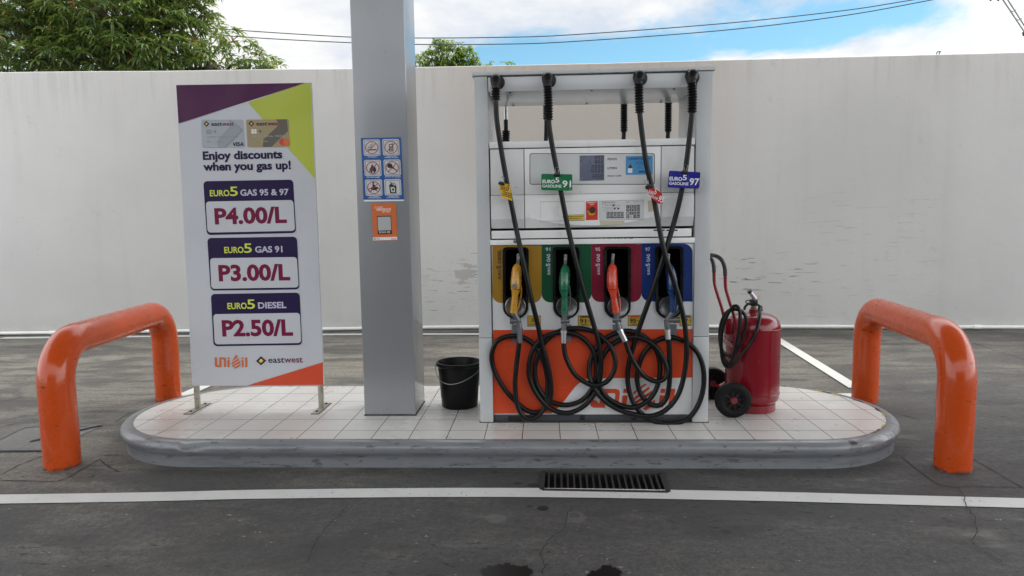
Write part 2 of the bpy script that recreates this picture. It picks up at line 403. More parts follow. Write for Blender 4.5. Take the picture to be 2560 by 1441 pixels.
bm = NB(); strip(bm, catmull([(-9, -0.95, 0), (-3.05, -0.712, 0), (-1.6, -0.628, 0), (-0.275, -0.590, 0), (1.0, -0.622, 0), (2.337, -0.692, 0), (8, -0.98, 0)], 8), 0.122)
struct(obj('lane_line', bm, paint_mat(), smooth=False))
bm = NB()
pts = [PZ(4, 846), PZ(845, 837), PZ(1130, 836), PZ(1770, 836.5), PZ(1921, 837)]
strip(bm, [(p.x, p.y) for p in pts], 0.12)
a, b = PZ(2139, 972), PZ(1936, 845); strip(bm, [(a.x, a.y), (b.x, b.y)], 0.115, 0.0085)
strip(bm, [(-3.3, 1.42), (2.52, 1.425)], 0.12, 0.0045)
a, b = PZ(455, 992), PZ(640, 912); strip(bm, [(a.x, a.y), (b.x, b.y)], 0.12, 0.0085)
struct(obj('bay_line', bm, paint_mat('bay_paint', 0.66), smooth=False))

joint_m = mt('joint', (0.022, 0.021, 0.02), 0.9, vs=20)
bm = NB()
def jl(px, wd=0.006, z=0.003, jit=0.0):
    P = catmull([PZ(*p) for p in px], 5) if jit else [PZ(*p) for p in px]
    rr = random.Random(len(px)*7+int(px[0][0]))
    P = [(p.x+rr.uniform(-jit, jit), p.y+rr.uniform(-jit, jit)) for p in P]
    strip(bm, P, [wd*rr.uniform(0.4, 1.2) for _ in P], z)
for px in ([(0, 1203), (70, 1203.5), (152, 1203), (200, 1177), (248, 1150)], [(0, 1190), (50, 1163), (106, 1141)], [(248, 1139), (297, 1139)], [(0, 1007), (92, 985)], [(287, 1056), (329, 1031)],
           [(248, 1150), (270, 1166), (300, 1182)], [(2255, 1144), (2280, 1165), (2313, 1190), (2356, 1216), (2450, 1218), (2554, 1220)], [(2435, 1150), (2500, 1187), (2556, 1221)], [(2431, 858), (2560, 900)], [(2215, 1028), (2300, 1050)]):
    jl(px, 0.007, 0.003, 0.003)
for px in ([(1432, 1272), (1418, 1291), (1415, 1324), (1375, 1352), (1354, 1383), (1362, 1413), (1354, 1441)], [(2395, 1219), (2408, 1245), (2411, 1263), (2432, 1293), (2441, 1333), (2432, 1360), (2459, 1382), (2511, 1412)],
           [(870, 1265), (850, 1290), (820, 1318), (800, 1345), (780, 1375), (770, 1410)]):
    jl(px, 0.0045, 0.0086, 0.007)
struct(obj('ground_crack', bm, joint_m, smooth=False))
bm = NB()
for cx0, cy0, rx, ry, sd in ((1268, 1449, 62, 42, 3), (1512, 1452, 46, 36, 5)):
    rr = random.Random(sd); P = []
    for k in range(140):
        a = 2*math.pi*k/140; q = 1+rr.uniform(-0.07, 0.07)+0.05*math.sin(17*a+sd)+0.05*math.sin(29*a)+0.10*math.sin(3*a+sd)+0.06*math.sin(7*a)
        P.append(PZ(cx0+rx*q*math.cos(a), cy0+ry*q*math.sin(a), 0.0035))
    faces_from(bm, P, [tuple(range(140))])
t = NT('wet'); t.bump(t.noise(14, 3), 0.1, 0.004); struct(obj('puddle', bm, t.fin((0.006, 0.0055, 0.0055), 0.35, spec=0.25), smooth=False))

# drain grate
iron = mt('iron', (0.075, 0.07, 0.066), 0.5, 0.6, var=0.25, vs=25, dirt=0.5)
gr = thing('drain_grate', 'long black iron drain grate in the ground in front of the kerb', 'drain grate', (0.23, -0.43, 0))
bm = NB()
def bar3(bm, a, b, wd, z0, z1):
    d = (b-a).normalized(); n = Vector((-d.y, d.x, 0))*wd/2
    prism(bm, [Vector((*(p.xy), z1)) for p in (a+n, b+n, b-n, a-n)], (0, 0, z0-z1))
i1, i2 = (GD-GA), (GC-GB)
for a, b in ((GA, GB), (GB, GC), (GC, GD), (GD, GA)): bar3(bm, a, b, 0.026, -0.04, 0.006)
obj('frame', bm, iron, gr)
for k in range(1, 19):
    bm = NB(); f = k/19; a = GA.lerp(GB, f); b = GD.lerp(GC, f); bar3(bm, a.lerp(b, 0.03), b.lerp(a, 0.03), 0.0105, -0.035, 0.003); obj('bar', bm, iron, gr)

# inspection cover set in the ground on the left
conc = mt('cover_concrete', (0.185, 0.18, 0.17), 0.85, vs=14, dirt=0.4, bump=0.3); metal_pale = mt('cover_edge', (0.125, 0.125, 0.125), 0.6, var=0.15, vs=18, dirt=0.4)
ic = thing('inspection_cover', 'rectangular concrete inspection cover with grey metal edging beside the left hoop', 'manhole cover', PZ(80, 1100))
bm = NB(); P = [PZ(p[0], p[1], 0.003) for p in ((-70, 1131), (110, 1129), (256, 1065), (90, 1065), (60, 1070), (0, 1099), (-70, 1128))]; faces_from(bm, P, [tuple(range(7))]); obj('slab', bm, conc, ic, smooth=False)
bm = NB()
strip(bm, [PZ(*p) for p in ((-60, 1122), (0, 1098), (40, 1078), (62, 1070), (92, 1067), (250, 1066))], 0.045, 0.0065)
strip(bm, [PZ(*p) for p in ((-70, 1127), (108, 1126))], 0.04, 0.0068)
strip(bm, [PZ(*p) for p in ((78, 1103), (244, 1065))], 0.03, 0.0072)
obj('edging', bm, metal_pale, ic, smooth=False)
bm = NB(); strip(bm, [PZ(*p) for p in ((74, 1107), (105, 1100), (254, 1066))], [0.016, 0.034, 0.026], 0.0076); strip(bm, [PZ(*p) for p in ((-70, 1132), (108, 1130))], 0.012, 0.0072)
obj('slot', bm, mt('slot_dark', (0.01, 0.01, 0.01), 0.9), ic, smooth=False)

# ------------------------------------------------------------------ boundary wall
WALL = [(-16, 4.55, 3.56), (-7.635, 4.755, 3.5526), (-5.132, 4.862, 3.540), (-3.739, 4.91, 3.539), (-2.748, 4.973, 3.536), (-1.359, 5.015, 3.540), (0.7, 4.99, 3.528), (2.797, 4.886, 3.509), (4.815, 4.77, 3.483), (6.07, 4.687, 3.4666), (14, 4.3, 3.40)]
def wall_mat():
    t = NT('wall_paint'); o = t.xyz()
    big = t.noise(0.6, 4, 0.5, loc=(0, 3, 1)); streak = t.noise(2.2, 6, 0.6, sc=(2.2, 1, 0.16)); mid = t.noise(3.0, 6, 0.6)
    c = t.mix(t.ramp(big, 0.35, 0.65), (0.535, 0.530, 0.512), (0.582, 0.575, 0.555))
    # brownish tint in the middle, stronger towards the top
    mb = t.math('MULTIPLY', t.band(o[0], -1.2, 2.2, 0.8), t.ramp(o[2], 1.3, 2.6))
    c = t.mix(t.math('MULTIPLY', mb, 0.75), c, (0.455, 0.405, 0.355))
    c = t.mix(t.math('MULTIPLY', t.ramp(streak, 0.50, 0.75), 0.13), c, (0.40, 0.385, 0.36))
    # dirty run-off from the top edge
    rn = t.math('MULTIPLY', t.ramp(t.noise(7, 5, 0.6, sc=(1.5, 1, 0.08), loc=(3, 0, 1)), 0.50, 0.66), t.ramp(o[2], 2.75, 3.6))
    c = t.mix(t.math('MULTIPLY', rn, 0.22), c, (0.28, 0.265, 0.24))
    # smudges
    sm = t.ramp(t.noise(4.2, 5, 0.7, loc=(9, 1, 4)), 0.60, 0.74)
    c = t.mix(t.math('MULTIPLY', sm, 0.30), c, (0.40, 0.39, 0.36))
    sp = t.ramp(t.noise(24, 3, 0.6, loc=(2, 2, 9)), 0.70, 0.76)
    c = t.mix(t.math('MULTIPLY', sp, 0.35), c, (0.28, 0.26, 0.23))
    # peeled paint and long scuffs at bumper height
    zA = t.math('MULTIPLY', t.band(o[0], -1.75, 0.2, 0.25), t.band(o[2], 0.22, 1.05, 0.12))
    zB = t.math('MULTIPLY', t.band(o[0], 1.6, 3.35, 0.35), t.band(o[2], 0.50, 1.05, 0.12))
    zC = t.math('MULTIPLY', t.band(o[0], 3.3, 5.0, 0.3), t.band(o[2], 0.1, 1.9, 0.3))
    z = t.math('ADD', t.math('MAXIMUM', zA, zB), t.math('MULTIPLY', zC, 0.25), clamp=True)
    sc1 = t.ramp(t.noise(5.0, 5, 0.62, sc=(0.55, 1, 7.0), loc=(1, 6, 2)), 0.60, 0.65)
    sc2 = t.ramp(t.noise(11.0, 4, 0.6, sc=(0.30, 1, 9.0), loc=(6, 2, 8)), 0.66, 0.69)
    sc = t.math('MULTIPLY', t.math('MAXIMUM', sc1, sc2), z)
    c = t.mix(t.math('MULTIPLY', sc, 0.85), c, (0.13, 0.12, 0.11))
    zP = t.math('MULTIPLY', t.band(o[0], -1.32, -0.72, 0.14), t.band(o[2], 0.62, 0.98, 0.08))
    pl = t.ramp(t.math('ADD', t.noise(6.5, 6, 0.62, sc=(0.6, 1, 2.0), loc=(0.4, 0, 0.3)), t.math('MULTIPLY', zP, 0.20)), 0.665, 0.675)
    pl = t.math('MULTIPLY', pl, t.math('MULTIPLY', zA, 1.0))
    c = t.mix(t.math('MULTIPLY', pl, 0.7), c, (0.37, 0.345, 0.325))
    # grime along the foot
    ft = t.math('MULTIPLY', t.ramp(o[2], 0.05, 0.35, 1.0, 0.0), t.ramp(mid, 0.4, 0.65))
    c = t.mix(t.math('MULTIPLY', ft, 0.25), c, (0.36, 0.35, 0.31))
    h = t.math('SUBTRACT', t.math('ADD', t.math('MULTIPLY', t.noise(1.6, 4), 2.0), t.math('MULTIPLY', t.noise(30, 5, 0.6), 0.35)), t.math('MULTIPLY', t.math('MAXIMUM', pl, sc), 0.4))
    t.bump(h, 0.35, 0.01)
    return t.fin(c, 0.62, spec=0.3)
bw = thing('boundary_wall', 'long tall off-white painted wall with scuffs and peeling paint behind the pump island', 'wall', (0, 5, 0))
bm = NB(); P = catmull([(x, y, z) for x, y, z in WALL], 6); TH = 0.2; rows = []
for p in P:
    j = 0.0
    rows.append([bm.verts.new((p.x, p.y, -0.05)), bm.verts.new((p.x, p.y, p.z-0.012)), bm.verts.new((p.x, p.y+0.014, p.z)), bm.verts.new((p.x, p.y+TH, p.z)), bm.verts.new((p.x, p.y+TH, -0.05))])
for A, B in zip(rows, rows[1:]):
    for k in range(4): bm.faces.new((A[k], A[k+1], B[k+1], B[k]))
bm.faces.new(rows[0]); bm.faces.new(rows[-1][::-1])
wo = obj('wall', bm, wall_mat(), None, ang=60); wo.parent = bw; wo.matrix_parent_inverse = Matrix.Translation((0, -5, 0))
pvc = mt('pvc', (0.86, 0.86, 0.84), 0.35, vs=3, dirt=0.08, dirtcol=(0.3, 0.28, 0.24))
pp = thing('pipe', 'thin white plastic pipe running along the foot of the wall', 'pipe', (0, 4.9, 0.05))
Q = catmull([(x, y-0.035, 0.036 if x > -2 else 0.030) for x, y, z in WALL], 6); bm = NB(); tube(bm, Q, 0.0225, 10); obj('tube', bm, pvc, pp)
for px in (101, 1640, 2440):
    bm = NB(); p = PY(px, 830, 4.7); xx = p.x; q = min(Q, key=lambda v: abs(v.x-xx)); tube(bm, [q-Vector((0.05, 0, 0)), q+Vector((0.05, 0, 0))], 0.028, 12); obj('coupling', bm, pvc, pp)
bk = thing('wall_bracket', 'small bent wire bracket on top of the wall at the right', 'bracket', PY(2345, 134, 4.78))
bm = NB()
for k in (0, 1): tube(bm, [PY(2341+k*7, 136, 4.8), PY(2343+k*7, 130, 4.8), PY(2352, 129, 4.8)], 0.008, 6)
obj('wire', bm, mt('dull_steel', (0.3, 0.31, 0.30), 0.5, 0.5), bk)

# ------------------------------------------------------------------ island
def stadium(off, n=40):
    r = 0.66+off; cyl = 0.49; o = []
    for k in range(n+1): a = R(-90+180*k/n); o.append((1.50+r*math.cos(a), cyl+r*math.sin(a)))
    for k in range(n+1): a = R(90+180*k/n); o.append((-2.27+r*math.cos(a), cyl+r*math.sin(a)))
    o.append((-2.27, cyl-r)); m = 24
    for k in range(1, m): o.append((-2.27+3.77*k/m, cyl-r))
    return o
def kerb_mat():
    t = NT('kerb_paint'); o = t.xyz()
    c = t.mix(t.noise(5, 6, 0.6), (0.155, 0.165, 0.178), (0.215, 0.225, 0.238))
    st = t.ramp(t.noise(7, 5, 0.6, sc=(0.5, 0.5, 5)), 0.50, 0.70); c = t.mix(t.math('MULTIPLY', st, 0.5), c, (0.075, 0.08, 0.088))
    ch = t.ramp(t.noise(24, 5, 0.66, sc=(0.5, 0.8, 2.0), loc=(3, 3, 3)), 0.60, 0.62); c = t.mix(t.math('MULTIPLY', ch, 0.7), c, (0.06, 0.056, 0.052))
    zr = t.math('MULTIPLY', t.ramp(o[0], 3.4, 3.9), t.ramp(o[2], 0.10, 0.15))
    c2 = t.ramp(t.noise(8, 5, 0.6, sc=(0.8, 1.0, 1), loc=(1, 7, 2)), 0.59, 0.61); c = t.mix(t.math('MULTIPLY', t.math('MULTIPLY', c2, zr), 0.95), c, (0.04, 0.036, 0.032))
    ft = t.math('MULTIPLY', t.ramp(o[2], -0.49, -0.478, 1.0, 0.0), t.ramp(t.noise(14, 5, 0.7), 0.42, 0.6)); c = t.mix(ft, c, (0.05, 0.048, 0.045))
    t.bump(t.math('SUBTRACT', t.noise(9, 5, 0.6), t.math('MULTIPLY', ch, 0.3)), 0.25, 0.012)
    return t.fin(c, t.ramp(t.noise(6, 3), 0.3, 0.7, 0.28, 0.42), spec=0.6, coat=0.25)
isl = thing('pump_island', 'raised island with rounded ends, white tiles and a grey painted kerb, carrying the pump', 'traffic island', (-2.27, 0.49, 0))
prof = [(0.0, 0.161), (0.015, 0.164), (0.040, 0.162), (0.062, 0.153), (0.077, 0.137), (0.081, 0.118), (0.075, 0.098), (0.066, 0.083), (0.057, 0.072), (0.052, 0.06), (0.049, 0.03), (0.050, 0.0), (0.050, -0.03)]
bm = NB(); rings = []
for d, z in prof:
    rings.append([bm.verts.new((x, y, z)) for x, y in stadium(d)])
for A, B in zip(rings, rings[1:]):
    n = len(A)
    for k in range(n): bm.faces.new((A[k], B[k], B[(k+1) % n], A[(k+1) % n]))
obj('kerb', bm, kerb_mat(), isl, ang=80)
def tile_mat():
    t = NT('tiles'); br = t.n('ShaderNodeTexBrick', offset=0.0)
    mpn = t.coord(loc=(-2.27, 0.49, 0)); t.l(mpn, br.inputs['Vector']); br.inputs['Scale'].default_value = 1.0; br.inputs['Brick Width'].default_value = 0.23; br.inputs['Row Height'].default_value = 0.23
    br.inputs['Mortar Size'].default_value = 0.0026; br.inputs['Mortar Smooth'].default_value = 0.0; br.inputs['Bias'].default_value = 0.0
    br.inputs['Color1'].default_value = (0.715, 0.70, 0.665, 1); br.inputs['Color2'].default_value = (0.66, 0.64, 0.61, 1); br.inputs['Mortar'].default_value = (0.055, 0.052, 0.05, 1)
    pk = t.ramp(t.noise(1.7, 4, 0.6, loc=(4, 4, 4)), 0.46, 0.66); c = t.mix(t.math('MULTIPLY', pk, 0.45), br.outputs['Color'], (0.60, 0.47, 0.43), 'MULTIPLY') if False else t.mix(t.math('MULTIPLY', pk, 0.30), br.outputs['Color'], (0.74, 0.64, 0.61), 'MULTIPLY')
    dr = t.ramp(t.noise(5, 7, 0.7), 0.56, 0.8); c = t.mix(t.math('MULTIPLY', dr, 0.5), c, (0.36, 0.33, 0.28))
    sp = t.ramp(t.noise(38, 2, 0.5, loc=(1, 1, 1)), 0.745, 0.765); c = t.mix(t.math('MULTIPLY', sp, 0.5), c, (0.12, 0.11, 0.1))
    c = t.mix(br.outputs['Fac'], c, (0.055, 0.052, 0.05)); t.bump(t.math('MULTIPLY', br.outputs['Fac'], -1.0), 0.6, 0.002)
    return t.fin(c, t.ramp(t.noise(3, 4), 0.3, 0.7, 0.24, 0.38))
bm = NB(); P = [(x, y, 0.1605) for x, y in stadium(0.001)]; faces_from(bm, P, [tuple(range(len(P)))]); obj('tile_paving', bm, tile_mat(), isl, smooth=False)
# yellow paint remnants and chips along the right inner edge of the kerb
for nm, colr, spots, sd in (('paint_remnant', (0.55, 0.40, 0.12), ((-38, 0.012, 5), (-14, 0.01, 3.5), (33, 0.012, 3), (44, 0.01, 2.5), (-52, 0.008, 4)), 1), ('kerb_chip', (0.05, 0.045, 0.04), ((-4, 0.01, 4), (16, 0.008, 4.5), (38, 0.008, 6), (-47, 0.009, 2)), 2)):
    rr = random.Random(sd)
    for a0, wd, half in spots:
        bm = NB()
        A, B = [], []
        for k in range(9):
            a = R(a0-half+2*half*k/8); q = math.sin(math.pi*k/8)*wd*rr.uniform(0.6, 1.3); r0 = 0.66+rr.uniform(-0.002, 0.002)
            A.append((1.50+(r0-q)*math.cos(a), 0.49+(r0-q)*math.sin(a), 0.1625)); B.append((1.50+(r0+q*0.7)*math.cos(a), 0.49+(r0+q*0.7)*math.sin(a), 0.1665))
        n = len(A); faces_from(bm, A+B, [(k, k+1, n+k+1, n+k) for k in range(n-1)])
        obj(nm, bm, mt(nm, colr, 0.7, vs=30, var=0.25), isl, smooth=False)

# ------------------------------------------------------------------ column and canopy
def column_mat():
    t = NT('column_paint'); o = t.xyz()
    c = t.mix(t.noise(1.4, 4), (0.27, 0.28, 0.295), (0.31, 0.32, 0.335))
    d = t.ramp(t.noise(3, 6, 0.65, sc=(2, 2, 0.25)), 0.52, 0.75); c = t.mix(t.math('MULTIPLY', d, 0.10), c, (0.18, 0.18, 0.18))
    s = t.ramp(t.noise(40, 2, loc=(2, 2, 2)), 0.72, 0.75); c = t.mix(t.math('MULTIPLY', s, 0.4), c, (0.08, 0.08, 0.08))
    f = t.math('MULTIPLY', t.ramp(o[2], 0.0, 0.02, 1.0, 0.0), t.ramp(t.noise(30, 4), 0.35, 0.6)); c = t.mix(f, c, (0.07, 0.06, 0.05))
    t.bump(t.noise(1.2, 2), 0.05, 0.02)
    return t.fin(c, t.ramp(t.noise(2, 3), 0.3, 0.7, 0.30, 0.38), 0.40, coat=0.5)
cl_ = thing('support_column', 'tall square grey metal column between the price board and the pump', 'column', (-1.143, 0.497, H))
bm = NB(); box(bm, -1.3195, -0.9685, 0.319, 0.675, H+0.006, CANOPY_Z, 0.009, 3); obj('shaft', bm, column_mat(), cl_, ang=25)
bm = NB(); box(bm, -1.3225, -0.9655, 0.316, 0.678, H, H+0.006); obj('grout_bed', bm, mt('grout', (0.06, 0.055, 0.045), 0.9, vs=40, var=0.4), cl_, smooth=False)
cn = thing('station_canopy', 'wide flat station canopy carried by the grey column above the pump', 'canopy', (0, -3, CANOPY_Z))
bm = NB(); box(bm, -CANOPY_X, CANOPY_X+2, CANOPY_Y0, CANOPY_Y, CANOPY_Z, CANOPY_Z+0.12); obj('soffit', bm, mt('soffit', (0.62, 0.62, 0.61), 0.5), cn, smooth=False)
bm = NB(); box(bm, -CANOPY_X-0.1, CANOPY_X+2.1, CANOPY_Y0-0.1, CANOPY_Y+0.1, CANOPY_Z+0.12, CANOPY_Z+1.0); obj('fascia', bm, mt('fascia', (0.7, 0.28, 0.06), 0.4), cn, smooth=False)

sb = thing('unseen_light_block', 'low dark block with dark panes, added unseen behind the camera to darken reflections', 'light blocker', (0, -14, 0))  # dark block added out of view to darken reflections on the pump front
bm = NB(); box(bm, -6, 5.5, -16, -11.6, 0, 3.9); obj('wall', bm, mt('blocker_wall', (0.10, 0.10, 0.105), 0.6), sb, smooth=False)
for k in range(4):
    x0 = -5.7+k*2.85; bm = NB(); box(bm, x0, x0+2.5, -11.62, -11.56, 0.3, 3.2, 0.02); w_ = obj('window', bm, mt('blocker_pane', (0.02, 0.022, 0.025), 0.15), sb)  # dark panes of the added block, there only to be reflected
    bm = NB(); box(bm, x0-0.06, x0+2.56, -11.6, -11.55, 3.21, 3.3); obj('pane_trim', bm, mt('blocker_trim', (0.05, 0.05, 0.05), 0.4), w_)

# ------------------------------------------------------------------ trees behind the wall
def leaf_mat(name, stops, trans=0.35):
    t = NT(name); g = t.n('ShaderNodeNewGeometry'); r = t.n('ShaderNodeValToRGB'); t.l(g.outputs['Random Per Island'], r.inputs[0])
    e = r.color_ramp.elements
    while len(e) > 1: e.remove(e[-1])
    e[0].position = stops[0][0]; e[0].color = (*stops[0][1], 1)
    for p, c in stops[1:]: k = e.new(p); k.color = (*c, 1)
    t.fin(r.outputs[0], 0.33, spec=0.6)
    tr = t.n('ShaderNodeBsdfTranslucent'); t.l(t.mix(0.6, r.outputs[0], (0.30, 0.42, 0.04), 'MIX'), tr.inputs[0])
    mx = t.n('ShaderNodeMixShader'); mx.inputs[0].default_value = trans; t.l(t.b.outputs[0], mx.inputs[1]); t.l(tr.outputs[0], mx.inputs[2])
    t.l(mx.outputs[0], t.t.nodes['Material Output'].inputs[0]); return t.m
MANGO = leaf_mat('mango_leaf', [(0.0, (0.050, 0.088, 0.036)), (0.35, (0.078, 0.128, 0.048)), (0.7, (0.112, 0.172, 0.060)), (0.9, (0.18, 0.245, 0.07)), (0.97, (0.21, 0.25, 0.06)), (0.985, (0.26, 0.10, 0.035))], 0.36)
LIGHTLEAF = leaf_mat('light_leaf', [(0.0, (0.045, 0.095, 0.020)), (0.5, (0.085, 0.165, 0.03)), (0.85, (0.16, 0.24, 0.035)), (1.0, (0.26, 0.30, 0.04))], 0.4)
BARK = mt('bark', (0.10, 0.075, 0.055), 0.9, vs=12, var=0.3, bump=0.6)
FLOWER = mt('mango_flower', (0.30, 0.12, 0.05), 0.8, vs=30, var=0.4)
def leaves_mesh(clusters, rr, nl, L, W, droop, spread=1.0):
    V, F = [], []
    for c, out in clusters:
        n = rr.randint(*nl); ph = rr.uniform(0, 6.28)
        for k in range(n):
            a = ph+2*math.pi*k/n+rr.uniform(-0.3, 0.3); el = rr.uniform(-0.35, 0.75)
            d = Vector((math.cos(a)*math.cos(el), math.sin(a)*math.cos(el), math.sin(el)))*spread+out*0.55; d.normalize()
            l = L*rr.uniform(0.6, 1.15); wd = W*rr.uniform(0.75, 1.2)*l/L; sg = rr.uniform(0.5, 1.2)*droop
            s = d.cross(Vector((0, 0, 1)));
            if s.length < 1e-3: s = Vector((1, 0, 0))
            s.normalize(); s = (s+Vector((0, 0, rr.uniform(-0.5, 0.5)))).normalized()
            b = len(V); o = c+d*0.02
            p1 = o+d*l*0.33+Vector((0, 0, -sg*l*0.08)); p2 = o+d*l*0.68+Vector((0, 0, -sg*l*0.32)); p3 = o+d*l*0.95+Vector((0, 0, -sg*l*0.72))
            up = Vector((0, 0, wd*0.22))
            V += [o, p1-s*wd*0.5+up, p1+s*wd*0.5+up, p2-s*wd*0.42+up, p2+s*wd*0.42+up, p3, p1, p2]
            F += [(b, b+6, b+1), (b, b+2, b+6), (b+1, b+6, b+7, b+3), (b+6, b+2, b+4, b+7), (b+3, b+7, b+5), (b+7, b+4, b+5)]
    return V, F
def crown_clusters(blobs, rr, density, minz=None):
    out = []
    for c, r in blobs:
        c = Vector(c); r = Vector(r); n = int(density*(r.x*r.y*r.z)**(2/3))
        for _ in range(n):
            v = Vector((rr.gauss(0, 1), rr.gauss(0, 1), rr.gauss(0, 1))).normalized()
            k = rr.uniform(0.72, 1.06) if rr.random() < 0.8 else rr.uniform(0.4, 0.8)
            k *= 1+0.10*math.sin(7*v.x+3*c.x)+0.08*math.sin(9*v.z+c.y)
            p = c+Vector((v.x*r.x, v.y*r.y, v.z*r.z))*k
            if minz and p.z < minz: continue
            out.append((p, v))
    return out
def tree(name, label, base, blobs, leafm, nl, L, W, droop, density, trunk_r, seed, minz=None, group=None, flowers=0, extra=()):
    rr = random.Random(seed); root = thing(name, label, 'tree', base, group)
    bm = NB(); base = Vector(base); top = Vector(blobs[0][0])
    main = catmull([base, base.lerp(top, 0.4)+Vector((rr.uniform(-.2, .2), rr.uniform(-.2, .2), 0)), top], 8)
    n = len(main); tube(bm, main, [trunk_r*(1-0.7*i/(n-1)) for i in range(n)], 10)
    for c, r in blobs:
        c = Vector(c); st = main[n//2].lerp(main[-1], rr.uniform(0, 0.6)); mid = st.lerp(c, 0.5)+Vector((0, 0, 0.25))
        q = catmull([st, mid, c], 5); tube(bm, q, [trunk_r*0.42*(1-0.75*i/(len(q)-1)) for i in range(len(q))], 7)
        for _ in range(7):
            v = Vector((rr.gauss(0, 1), rr.gauss(0, 1), rr.gauss(0, 0.8))).normalized(); e = c+Vector((v.x*r[0], v.y*r[1], v.z*r[2]))*0.85
            s = st.lerp(c, rr.uniform(0.5, 1)); q = catmull([s, s.lerp(e, .5)+Vector((0, 0, .12)), e], 4)
            tube(bm, q, [trunk_r*0.16*(1-0.8*i/(len(q)-1)) for i in range(len(q))], 5)
    obj('trunk', bm, BARK, root)
    cl = crown_clusters(blobs, rr, density, minz)+list(extra)
    V, F = leaves_mesh(cl, rr, nl, L, W, droop)
    me = bpy.data.meshes.new('crown'); me.from_pydata([v-base for v in V], [], F); me.materials.append(leafm); me.shade_smooth()
    o = bpy.data.objects.new('crown', me); COL.objects.link(o); o.parent = root
    if flowers:
        for _ in range(flowers):
            p, v = rr.choice(cl); p = p+v*0.05; bm = NB()
            for _ in range(9):
                d = (v+Vector((rr.gauss(0, .6), rr.gauss(0, .6), rr.gauss(0.3, .5)))).normalized()*rr.uniform(0.06, 0.14)
                tube(bm, [p, p+d*0.6, p+d+Vector((0, 0, -0.02))], [0.006, 0.009, 0.002], 4)
            obj('flower', bm, FLOWER, root)
    return root
# big mango tree: several overlapping leafy masses
tp = lambda px, py, y: PY(px, py, y)
YM = 7.6
rr0 = random.Random(4)
extra = []
for px, py in ((590, 78), (600, 92), (620, 100), (560, 88), (575, 70), (635, 118), (690, 150), (700, 165), (672, 145), (650, 138), (530, 40), (545, 60), (520, 12), (508, -10), (545, 95), (580, 110), (600, 120), (660, 160)):
    extra.append((tp(px, py, YM+rr0.uniform(-0.5, 0.3)), Vector((0.6, -0.3, 0.4))))
tree('mango_tree', 'large dense mango tree with drooping dark leaves rising over the wall on the left', (-5.6, 8.3, 0),
     [(tp(180, -80, YM+.4), (2.3, 1.4, 1.3)), (tp(420, 60, YM), (0.85, 0.9, 0.9)), (tp(330, 130, YM-.5), (1.2, 0.8, 0.60)), (tp(540, 168, YM-.2), (0.85, 0.6, 0.42)), (tp(30, 130, YM-.6), (1.1, 0.8, 0.62)),
      (tp(160, 165, YM-.7), (1.0, 0.7, 0.5)), (tp(440, -60, YM), (0.75, 0.8, 0.8)), (tp(60, -10, YM-.4), (0.9, 0.8, 0.7)), (tp(250, 20, YM-.8), (0.9, 0.6, 0.6)), (tp(630, 195, YM), (0.40, 0.45, 0.28)), (tp(-170, 60, YM), (1.1, 0.9, 1.2))],
     MANGO, (9, 14), 0.18, 0.038, 0.9, 370, 0.24, 11, 2.9, flowers=60, extra=extra)
YS = 17
def tb(px, py, r): return (tp(px, py, YS), (r, r, r*0.85))
tree('small_tree', 'small bright green tree showing over the wall beside the grey column', (tp(1120, 300, YS).x, YS, 0),
     [tb(1118, 140, .50), tb(1165, 150, .38), tb(1070, 155, .40), tb(1102, 112, .26), tb(1160, 124, .24), tb(1040, 170, .4), tb(1125, 175, .5), tb(1185, 165, .25)],
     LIGHTLEAF, (7, 10), 0.17, 0.055, 1.1, 330, 0.12, 5)
tree('small_tree', 'wispy top of a sapling just over the wall between the small tree and the pump', (tp(1222, 300, YS).x, YS, 0), [tb(1218, 168, .17), tb(1226, 160, .09)], LIGHTLEAF, (6, 8), 0.13, 0.04, 1.2, 330, 0.05, 6)
tree('small_tree', 'tiny leafy treetop above the wall just left of the top of the pump', (tp(1268, 300, YS).x, YS, 0), [tb(1266, 168, .20)], LIGHTLEAF, (6, 8), 0.13, 0.045, 1.2, 330, 0.05, 8)

# ------------------------------------------------------------------ overhead cables
cab = mt('cable', (0.03, 0.035, 0.045), 0.6)
for lab, pts in (('upper of two thin overhead cables crossing the sky behind the pump', [(380, 55), (540, 72), (870, 93), (1040, 95.5), (1240, 94), (1420, 88), (1800, 60), (2100, 28), (2270, 2), (2600, -54)]),
                 ('lower of two thin overhead cables crossing the sky behind the pump', [(380, 72), (610, 93), (870, 107), (1040, 111.5), (1240, 111), (1420, 105), (1800, 77), (2100, 41), (2330, 0), (2620, -58)])):
    P = catmull([PY(a, b, 14) for a, b in pts], 8); bm = NB(); tube(bm, P, 0.0125, 6)
    tag(obj('overhead_cable', bm, cab), lab, 'cable', 'overhead cables')
tw = thing('twin_line', 'pair of steep grey overhead lines with spacers in the top right corner of the sky', 'power line', PY(2530, 40, 12))
stl = mt('line_grey', (0.28, 0.29, 0.28), 0.5, 0.4)
for a, b in (((2498, -14), (2566, 88)), ((2512, -12), (2568, 76))):
    bm = NB(); tube(bm, [PY(*a, 12), PY(*b, 12)], 0.017, 7); obj('line', bm, stl, tw)
for px, py in ((2531, 27), (2545, 48)):
    bm = NB(); tube(bm, [PY(px-5, py-1, 12), PY(px+1, py+3, 12), PY(px+10, py-4, 12), PY(px+7, py+6, 12)], 0.010, 5); obj('spacer', bm, stl, tw)
bm = NB(); tube(bm, [PY(2560, 80, 12), PY(2562, 90, 12)], 0.04, 8); obj('clamp', bm, cab, tw)
